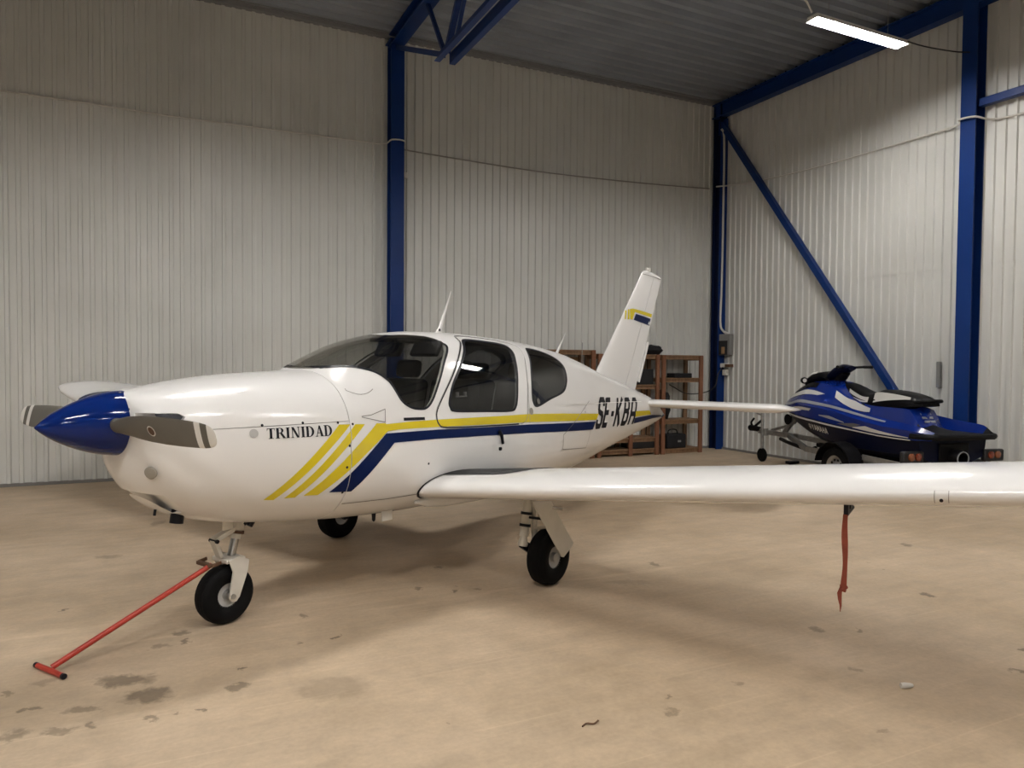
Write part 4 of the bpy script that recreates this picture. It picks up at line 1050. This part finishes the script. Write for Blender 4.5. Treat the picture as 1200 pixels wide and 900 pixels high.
o.location = (-.25, 10.9, 0); props(o, 'small black block at the foot of the back wall left of the nose', 'block')

# =================================================================== SHELVES
def rack(x0, x1, y0, y1, h_, levels, label, mids=(), rail_top=True):
    e = empty('wooden_rack', (x0, y0, 0), 0, label, 'shelf rack'); W, D = x1 - x0, y1 - y0; pw = .075
    for x in [0.0] + [m - x0 for m in mids] + [W]:
        for y in (0.0, D):
            g = G(); g.box((min(max(x, pw / 2), W - pw / 2), min(max(y, .02), D - .02), h_ / 2), (pw, .045, h_)); g.build('post', 'wood_red' if y == 0 else 'wood_tan', e, bevel=.004)
    for z in levels:
        g = G(); g.box((W / 2, .045 + .012, z - .03), (W, .024, .06)); g.build('rail', 'wood_tan', e, None)
        g = G(); g.box((W / 2, D - .057, z - .03), (W, .024, .06)); g.build('rail', 'wood_tan', e, None)
        k = 4; bw = (D - .02) / k
        for i in range(k):
            g = G(); g.box((W / 2, .01 + bw * (i + .5), z + .01), (W, bw - .012, .02)); g.build('shelf_board', 'wood_tan', e, None)
    for x in (0.05, W - .05):
        g = G(); g.box((x, D / 2, h_ - .06), (.024, D, .06)); g.build('side_rail', 'wood_tan', e, None)
    return e
rack(5.45, 6.70, 10.56, 11.02, 1.86, (.09, .75, 1.30, 1.84), 'left wooden rack partly hidden by the rear fuselage')
rack(6.76, 8.06, 10.56, 11.02, 1.80, (.10, .30, 1.24, 1.78), 'middle wooden rack behind the fin with a mid post', (7.45,))
rack(8.10, 9.03, 10.54, 11.02, 1.79, (.07, .60, 1.36, 1.775), 'right wooden rack nearest the corner column')
def item(nm, x, y, z, size, m, label, cat, bev=.02, extra=None):
    e = empty(nm, (x, y, z), 0, label, cat); g = G(); g.box((0, 0, size[2] / 2), size); g.build('body', m, e, bevel=bev, seg=3)
    if extra: extra(e, size)
    return e
def bag_handle(e, s):
    g = G(); g.tube(smooth_open([(-s[0] * .25, 0, s[2] - .01), (-s[0] * .2, 0, s[2] + .06), (0, 0, s[2] + .08), (s[0] * .2, 0, s[2] + .06), (s[0] * .25, 0, s[2] - .01)]), .012, 8); g.build('handle', 'bag_black', e)
    g = G(); g.box((s[0] * .12, -s[1] / 2 - .004, s[2] * .5), (.07, .01, .035)); g.build('badge', 'plastic_grey', e)
item('tool_bag', 8.50, 10.74, .09, (.44, .26, .26), 'bag_black', 'black tool bag with handle on the lowest shelf of the right rack', 'bag', .03, bag_handle)
item('black_case', 8.62, 10.72, 1.38, (.40, .24, .085), 'bag_black', 'flat black case on the upper shelf of the right rack', 'case', .01)
def clump(nm, x, y, z, rx, ry, rz_, m, label, cat, seed=1):
    random.seed(seed); bm = bmesh.new(); bmesh.ops.create_icosphere(bm, subdivisions=3, radius=1)
    for v in bm.verts:
        k = 1 + .13 * sin(4 * v.co.x + seed) * cos(5 * v.co.y) + .07 * sin(9 * v.co.z + seed)
        v.co = Vector((v.co.x * rx * k, v.co.y * ry * k, max(v.co.z, -.72) * rz_ * k))
    zmin = min(v.co.z for v in bm.verts)
    for v in bm.verts: v.co.z -= zmin
    me = bpy.data.meshes.new(nm); bm.to_mesh(me); bm.free(); o = mobj(nm, me, m, None, 50); o.location = (x, y, z)
    return props(o, label, cat)
clump('holdall', 8.02, 10.78, 1.80, .20, .16, .10, 'bag_black', 'slumped black holdall lying on top of the racks', 'bag', 2)
clump('folded_jacket', 7.64, 10.76, 1.80, .16, .15, .07, 'bag_blue', 'folded dark blue jacket beside the black holdall', 'jacket', 5)
clump('helmet_bag', 8.24, 10.72, 1.00 - .38, .14, .14, .30, 'bag_black', 'round black bag standing on the middle shelf of the right rack', 'bag', 3)
item('storage_crate', 7.75, 10.78, .12, (.50, .34, .15), 'plastic_dark', 'flat black crate under the lowest shelf behind the tail cone', 'crate', .015)
item('dark_box', 7.74, 10.78, 1.26, (.46, .30, .28), 'plastic_dark', 'dark box on the middle rack beside the rudder', 'box', .01)
item('storage_crate', 7.12, 10.80, .12 + .20, (.40, .30, .26), 'plastic_dark', 'dark crate under the registration letters on the middle rack', 'crate', .015)
item('chipboard_sheet', 6.15, 10.95, 1.32, (.85, .03, .42), 'cardboard', 'tan chipboard sheet standing on the left rack', 'board', .003)
item('storage_crate', 6.10, 10.78, .11, (.62, .32, .30), 'plastic_dark', 'dark crate on the lowest shelf of the left rack', 'crate', .015)
item('cardboard_box', 7.15, 10.76, 1.26, (.36, .30, .26), 'cardboard', 'brown cardboard box behind the fin on the middle rack', 'box', .006)

# =================================================================== WATERCRAFT ON TRAILER
R0 = Vector((8.55, 5.55, 0)); JA = radians(79.5)
PW = empty('personal_watercraft', R0, JA, 'blue and white personal watercraft resting on a trailer by the gable wall', 'watercraft')
DK = [(-.20, [(.47,.76),(.47,.82),(.42,.85),(.35,.82),(.2,.82),(.1,.82),(0,.82)]),
 (0.0, [(.55,.75),(.56,.86),(.49,.92),(.42,.82),(.22,.83),(.12,.84),(0,.85)]),
 (.24, [(.56,.75),(.57,.87),(.49,.94),(.42,.82),(.24,.83),(.16,.86),(0,.90)]),
 (.45, [(.57,.755),(.58,.88),(.49,.96),(.42,.81),(.25,.84),(.19,1.09),(0,1.14)]),
 (1.0, [(.58,.79),(.59,.955),(.49,1.04),(.42,.84),(.28,.90),(.22,1.10),(0,1.16)]),
 (1.4, [(.58,.815),(.59,1.02),(.50,1.10),(.44,.98),(.32,1.05),(.24,1.18),(0,1.22)]),
 (1.7, [(.565,.84),(.575,1.04),(.51,1.13),(.44,1.17),(.36,1.22),(.26,1.33),(0,1.40)]),
 (2.1, [(.52,.865),(.53,1.06),(.48,1.15),(.42,1.20),(.35,1.28),(.25,1.38),(0,1.43)]),
 (2.5, [(.40,.90),(.42,1.01),(.39,1.08),(.34,1.14),(.28,1.21),(.19,1.29),(0,1.34)]),
 (2.85, [(.22,.945),(.23,1.00),(.21,1.04),(.18,1.07),(.15,1.10),(.10,1.14),(0,1.165)]),
 (3.10, [(.04,.985),(.04,1.0),(.035,1.01),(.03,1.02),(.02,1.03),(.015,1.035),(0,1.04)])]
HL = [(-.05, [(.50,.75),(.47,.55),(.25,.46),(0,.40)]), (1.0, [(.56,.79),(.50,.55),(.28,.46),(0,.38)]), (1.8, [(.54,.845),(.44,.62),(.25,.52),(0,.43)]),
 (2.4, [(.42,.89),(.30,.74),(.17,.66),(0,.58)]), (2.85, [(.22,.945),(.15,.87),(.08,.83),(0,.79)]), (3.10, [(.04,.985),(.03,.98),(.02,.97),(0,.96)])]
def lofter(tab):
    us = [t[0] for t in tab]; k = len(tab[0][1]); fs = [[pchip(us, [t[1][i][j] for t in tab]) for j in (0, 1)] for i in range(k)]
    return lambda u, i: (fs[i][0](u), fs[i][1](u)), k
dkf, dkn = lofter(DK); hlf, hln = lofter(HL)
def halfloft(fn, k, u0, u1, n):
    secs = []
    for u in frange(u0, u1, n):
        p = [fn(u, i) for i in range(k)]; secs.append([(u, v, z) for v, z in p] + [(u, -v, z) for v, z in p[-2::-1]])
    return secs
g = G(); g.loft(halfloft(dkf, dkn, -.20, 3.10, 60)); 
for i, f in enumerate(g.f):
    c = sum((Vector(g.v[q]) for q in f), Vector()) / len(f)
    if abs(c.y) < .43 and c.x < 1.45 and c.z < dkf(c.x, 2)[1] - .03 and abs(c.y) > (.26 if c.x > .25 else -1): g.m[i] = 1
    if c.x < .30 and abs(c.y) < .40 and c.z < .9: g.m[i] = 1
g.build('deck', ['ski_blue', 'ski_black'], PW, 30)
g = G(); g.loft(halfloft(hlf, hln, -.05, 3.10, 40)); 
g.build('hull', 'ski_navy', PW, 30)
def dstrip(nm, k, pts0, pts1, m, fn=dkf, off=.006, parent=PW, sides=(1, -1)):
    """strip on the skin panel between rails k and k+1; pts are (u, t) lists of equal length"""
    def at(u, t, s):
        a, b = fn(u, k), fn(u, k + 1); v, z = a[0] + (b[0] - a[0]) * t, a[1] + (b[1] - a[1]) * t
        nv, nz = (b[1] - a[1]), -(b[0] - a[0]); L = math.hypot(nv, nz) or 1
        if nv < 0: nv, nz = -nv, -nz
        return (u, s * (v + off * nv / L), z + off * nz / L)
    for s in sides:
        P0, P1 = [], []
        for i in range(len(pts0) - 1):
            for j in range(6):
                f = j / 6
                P0.append(at(*[pts0[i][q] + (pts0[i + 1][q] - pts0[i][q]) * f for q in (0, 1)], s)); P1.append(at(*[pts1[i][q] + (pts1[i + 1][q] - pts1[i][q]) * f for q in (0, 1)], s))
        P0.append(at(*pts0[-1], s)); P1.append(at(*pts1[-1], s)); n = len(P0)
        g = G(); g.add(P0 + P1, [(i, i + 1, n + i + 1, n + i) for i in range(n - 1)]); g.build(nm, m, parent, 60)
dstrip('rub_rail', 0, [(2.75, -.06), (1.5, -.05), (.02, -.05)], [(2.75, .10), (1.5, .06), (.02, .06)], 'ski_white', off=.012)
dstrip('rub_rail_edge', 0, [(3.05, .12), (1.5, .08), (-.18, .08)], [(3.05, .20), (1.5, .13), (-.18, .16)], 'ski_black', off=.010)
dstrip('gunwale_stripe', 1, [(2.75, .25), (2.1, .30), (1.3, .35), (.45, .55)], [(2.75, .80), (2.1, .75), (1.3, .70), (.45, .75)], 'ski_silver')
dstrip('white_side_panel', 0, [(.95, .20), (.60, .20), (.05, .20)], [(.95, .24), (.72, .62), (.05, .26)], 'ski_white')
dstrip('grey_side_panel', 0, [(1.25, .24), (1.10, .22), (.97, .20)], [(1.20, .28), (.92, .60), (.80, .62)], 'ski_grey', off=.007)
dstrip('bow_flash', 0, [(2.70, .62), (2.3, .60), (1.85, .66)], [(2.70, .80), (2.3, .84), (1.80, .84)], 'ski_white')
dstrip('hood_panel', 3, [(2.72, .0), (2.2, .0), (1.85, .2)], [(2.62, .95), (2.2, .90), (1.75, .8)], 'ski_white')
dstrip('hood_dark_panel', 4, [(2.80, .10), (2.4, .15), (2.0, .3)], [(2.80, .95), (2.4, .95), (2.0, .95)], 'ski_black', off=.008)
dstrip('model_flash', 0, [(1.62, .48), (1.40, .42), (1.10, .40)], [(1.62, .54), (1.40, .62), (1.12, .48)], 'ski_silver')
# maker lettering on the hull side
cells = []
x0 = 0
for ch in 'YaMaHa':
    cells.append((ch, x0, x0 + .84)); x0 += 1.0
yl = letters(cells, .22, 1.15)
def hullpt(a, b, off=.008):
    u = 1.86 - a * .062; t = .60 - b * .34; p, q = hlf(u, 0), hlf(u, 1); v, z = p[0] + (q[0] - p[0]) * t, p[1] + (q[1] - p[1]) * t
    return Vector((u, v + off, z - off * .4))
HLET = decal('maker_lettering', yl, hullpt, 'ski_white', PW, 2.0, label='white lettering YAMAHA')
ring_ = [[(-.75 + .42 * cos(2 * pi * k / 16), .5 + .52 * sin(2 * pi * k / 16)), (-.75 + .42 * cos(2 * pi * (k + 1) / 16), .5 + .52 * sin(2 * pi * (k + 1) / 16)),
          (-.75 + .30 * cos(2 * pi * (k + 1) / 16), .5 + .38 * sin(2 * pi * (k + 1) / 16)), (-.75 + .30 * cos(2 * pi * k / 16), .5 + .38 * sin(2 * pi * k / 16))] for k in range(16)]
for k in range(3):
    t = pi / 2 + 2 * pi * k / 3; d, q = Vector((cos(t), 1.2 * sin(t))), Vector((-sin(t), 1.2 * cos(t))) * .07
    c = Vector((-.75, .5)); ring_.append([tuple(c + q), tuple(c - q), tuple(c - q + d * .33), tuple(c + q + d * .33)])
decal('maker_emblem', ring_, hullpt, 'ski_white', PW, 2.0, label='white ring emblem with three prongs')
# seat
ztop = pchip([.28, .38, .58, .75, .92, 1.08, 1.21, 1.40, 1.60, 1.76], [1.205, 1.245, 1.285, 1.305, 1.315, 1.27, 1.255, 1.30, 1.37, 1.40])
secs = []
for u in frange(.28, 1.74, 30):
    z = ztop(u); b = pchip([.28, .65, 1.08, 1.44, 1.76], [1.13, 1.10, 1.10, 1.16, 1.30])(u); hw_ = pchip([.28, .46, 1.0, 1.36, 1.76], [.13, .20, .22, .19, .12])(u)
    secs.append([(u, -hw_, b), (u, -hw_ * 1.02, b + (z - b) * .35), (u, -hw_ * .86, z - .03), (u, -hw_ * .45, z), (u, hw_ * .45, z), (u, hw_ * .86, z - .03), (u, hw_ * 1.02, b + (z - b) * .35), (u, hw_, b)])
SEATS = secs
g = G(); g.loft(secs); SEAT = g.build('saddle', 'ski_black', PW, 50)
def seat_panel(u0, u1, lo0, hi0, lo1, hi1, nm):
    for s in (1, -1):
        A_, B_ = [], []
        for u in frange(u0, u1, 10):
            f = (u - u0) / (u1 - u0); z = ztop(u); b = pchip([.28, .65, 1.08, 1.44, 1.76], [1.13, 1.10, 1.10, 1.16, 1.30])(u); hw_ = pchip([.28, .46, 1.0, 1.36, 1.76], [.13, .20, .22, .19, .12])(u)
            for L, t in ((A_, lo0 + (lo1 - lo0) * f), (B_, hi0 + (hi1 - hi0) * f)):
                zz = b + (z - b) * t; v = hw_ * (1.02 + (.86 - 1.02) * max((t - .35) / .5, 0)) + .006; L.append((u, s * v, zz))
        n_ = len(A_); g = G(); g.add(A_ + B_, [(i, i + 1, n_ + i + 1, n_ + i) for i in range(n_ - 1)]); g.build(nm, 'ski_white', SEAT, 60)
seat_panel(1.10, 1.52, .25, .66, .05, .80, 'saddle_side_panel'); seat_panel(.42, 1.0, .66, .86, .22, .86, 'saddle_side_panel')
# lower white flank panels beside the saddle
dstrip('flank_panel', 4, [(1.58, .10), (1.3, .25), (1.02, .55)], [(1.62, .75), (1.3, .95), (1.02, .80)], 'ski_white', off=.012)
# steering head
g = G(); secs = []
for u, z, r, hw_ in ((2.10, 1.44, .03, .10), (2.02, 1.48, .08, .13), (1.92, 1.53, .09, .14), (1.82, 1.575, .075, .13), (1.72, 1.59, .05, .10), (1.66, 1.595, .03, .07)):
    secs.append([(u, hw_ * cos(t), z + r * sin(t)) for t in [2 * pi * k / 16 for k in range(16)]])
g.loft(secs); g.build('steering_pad', 'ski_navy', PW, 50)
g = G(); g.tube([(1.95, 0, 1.38), (1.80, 0, 1.54)], .075, 14); g.build('steering_column', 'ski_black', PW)
for s in (1, -1):
    g = G(); g.tube(smooth_open([(1.74, s * .04, 1.60), (1.72, s * .14, 1.605), (1.68, s * .20, 1.61)]), .018, 10); g.build('handlebar', 'ski_black', PW)
    g = G(); g.tube([(1.68, s * .20, 1.61), (1.60, s * .30, 1.61)], .022, 10); g.build('grip', 'ski_black', PW)
# instrument hood and mirrors
g = G(); secs = []
for u, z, hw_, r in ((2.62, 1.33, .05, .02), (2.48, 1.40, .15, .05), (2.30, 1.455, .20, .07), (2.12, 1.475, .20, .07), (2.02, 1.44, .17, .05)):
    secs.append([(u, hw_ * cos(t), z + r * sin(t)) for t in [2 * pi * k / 16 for k in range(16)]])
g.loft(secs); g.build('instrument_hood', 'ski_black', PW, 50)
g = G(); g.add([(2.50, .13, 1.435), (2.30, .195, 1.49), (2.16, .20, 1.51), (2.18, .15, 1.545), (2.35, .12, 1.52)], [(0, 1, 2, 3, 4)]); g.add([(2.50, -.13, 1.435), (2.30, -.195, 1.49), (2.16, -.20, 1.51), (2.18, -.15, 1.545), (2.35, -.12, 1.52)], [(0, 1, 2, 3, 4)])
g.build('hood_trim', 'ski_white', PW, None, split=True)
for s in (1, -1):
    g = G(); g.lathe([(.02, -.05), (.045, -.03), (.05, 0), (.05, .02), (.03, .03)], (2.42, s * .22, 1.40), (-1, s * .3, 0), 16); g.build('mirror', 'ski_black', PW)
    g = G(); g.lathe([(.03, .031), (.002, .034)], (2.42, s * .22, 1.40), (-1, s * .3, 0), 16); g.build('mirror_glass', 'ski_white', PW)
# stern
g = G(); g.tube(smooth_open([(.42, .16, 1.17), (.28, .14, 1.19), (.20, .06, 1.20), (.20, -.06, 1.20), (.28, -.14, 1.19), (.42, -.16, 1.17)]), .022, 10); g.build('grab_handle', 'ski_black', PW)
g = G(); g.tube(smooth_open([(.02, .555, .80), (-.10, .52, .80), (-.21, .42, .80), (-.25, 0, .80), (-.21, -.42, .80), (-.10, -.52, .80), (.02, -.555, .80)]), .035, 8); g.build('stern_bumper', 'ski_black', PW)
g = G(); g.lathe([(.10, 0), (.10, .10), (.075, .14), (.065, .14), (.065, .02), (.002, .02)], (-.05, 0, .54), (-1, 0, 0), 24); g.build('jet_nozzle', 'ski_black', PW)
g = G(); g.lathe([(.086, .0), (.078, .0), (.078, .012), (.086, .012)], (-.19, 0, .54), (-1, 0, 0), 24, closed=True); g.build('nozzle_ring', 'ski_silver', PW)
g = G(); g.box((-.062, 0, .60), (.02, .44, .22)); g.build('transom_plate', 'ski_black', PW, bevel=.01)
g = G()
for k in range(4): g.box((.405 - k * .038, .0, 1.075 - k * .045), (.012, .16, .028), Matrix.Rotation(.65, 3, 'Y'))
g.build('vent_slat', 'ski_silver', PW, bevel=.002, split=True)

TRL = empty('boat_trailer', R0, JA, 'galvanised single axle trailer carrying the watercraft', 'trailer')
for s in (1, -1):
    g = G(); g.bar((-.02, s * .40, .36), (2.1, s * .40, .40), .05, .08); g.bar((2.1, s * .40, .40), (3.0, s * .04, .50), .05, .08); g.build('side_rail', 'galvanised', TRL, bevel=.005)
    g = G(); g.bar((.15, s * .27, .44), (2.0, s * .27, .47), .09, .06); g.build('bunk', 'ski_black', TRL, bevel=.01)
g = G(); g.bar((2.9, 0, .50), (3.85, 0, .50), .08, .08); g.build('drawbar', 'galvanised', TRL, bevel=.006)
g = G(); g.tube([(3.80, 0, .52), (4.0, 0, .53), (4.12, 0, .53)], [.045, .05, .055], 12); g.bar((4.0, 0, .56), (3.80, 0, .68), .03, .03); g.tube(smooth_open([(4.05, 0, .55), (4.10, 0, .62), (4.02, 0, .70)]), .018, 8); g.build('coupling', 'ski_black', TRL)
g = G(); g.tube([(3.64, .09, .22), (3.64, .09, .82)], .026, 12); g.tube([(3.64, .09, .78), (3.80, .09, .80)], .014, 8); g.box((3.64, .05, .50), (.10, .08, .12)); g.build('jockey_post', 'galvanised', TRL)
g = G(); g.lathe([(.03, -.03), (.10, -.03), (.115, -.015), (.115, .015), (.10, .03), (.03, .03)], (3.64, .09, .115), (0, 1, 0), 24); g.build('jockey_wheel', 'rubber', TRL)
g = G(); g.bar((3.20, 0, .50), (2.85, 0, .84), .07, .05, (0, 1, 0)); g.bar((3.52, 0, .54), (3.05, 0, .66), .04, .04, (0, 1, 0)); g.build('winch_post', 'galvanised', TRL, bevel=.005)
g = G(); g.lathe([(.03, -.06), (.085, -.06), (.085, -.05), (.06, -.05), (.06, .05), (.085, .05), (.085, .06), (.03, .06)], (3.02, 0, .76), (0, 1, 0), 20); g.build('winch_drum', 'ski_black', TRL)
g = G(); g.tube([(1.08, -.70, .29), (1.08, .70, .29)], .03, 12); g.build('axle', 'galvanised', TRL)
g = G(); g.bar((.0, -.62, .40), (.0, .62, .40), .06, .06); g.build('light_beam', 'galvanised', TRL, bevel=.005)
for s in (1, -1):
    c = (1.08, s * .68, .275)
    g = G(); g.lathe([(.165, -.06), (.17, -.075), (.23, -.08), (.268, -.06), (.275, -.03), (.275, .03), (.268, .06), (.23, .08), (.17, .075), (.165, .06)], c, (0, 1, 0), 36, closed=True); g.build('tyre', 'rubber', TRL, 35)
    g = G(); g.lathe([(.05, s * .05), (.06, s * .04), (.12, s * .02), (.15, s * .05), (.168, s * .062), (.168, -s * .06), (.10, -s * .05)], c, (0, 1, 0), 28); g.build('rim', 'galvanised', TRL, 35)
    g = G()
    for k in range(10):
        a = 2 * pi * k / 10; g.lathe([(.017, 0), (.017, .004)], (c[0] + .105 * cos(a), s * (.68 + .034), c[2] + .105 * sin(a)), (0, s, 0), 10)
    g.build('rim_hole', 'ski_black', TRL, split=True)
    secs = []
    for k in range(15):
        a = radians(10 + 160 * k / 14); secs.append([(1.08 + r * cos(a), s * y, .275 + r * sin(a)) for r, y in ((.33, .57), (.345, .57), (.345, .79), (.33, .79))])
    g = G(); g.loft(secs); g.build('mudguard', 'ski_black', TRL, 50)
    g = G(); g.box((-.05, s * .60, .555), (.07, .30, .145)); g.build('light_housing', 'plastic_dark', TRL, bevel=.02)
    g = G(); g.lathe([(.046, 0), (.044, .014), (.03, .022)], (-.085, s * .54, .560), (-1, 0, 0), 18); g.build('lamp_lens', 'lens_red', TRL)
    g = G(); g.lathe([(.046, 0), (.044, .014), (.03, .022)], (-.085, s * .64, .560), (-1, 0, 0), 18); g.build('lamp_lens', 'lens_amber', TRL)
    g = G(); g.bar((-.02, s * .60, .50), (-.02, s * .50, .40), .03, .03); g.build('light_bracket', 'galvanised', TRL)
    g = G(); g.bar((.72, s * .62, .46), (.08, s * .62, .44), .02, .07); g.build('side_plank', 'galvanised', TRL, bevel=.004)
    g = G(); g.box((.07, s * .635, .445), (.04, .02, .04)); g.build('side_reflector', 'lens_amber', TRL, bevel=.004)
g = G(); g.tube(smooth_open([(3.1, .12, .44), (2.7, .25, .42), (2.2, .30, .38), (2.0, .32, .42)]), .03, 8); g.build('spare_cable_loop', 'ski_black', TRL)
g = G(); g.box((0, 0, .03), (.22, .10, .05)); o = g.build('timber_block', 'ink_black', bevel=.008); o.location = (9.35, 8.7, 0); props(o, 'short dark block on the floor behind the trailer jockey wheel', 'block')
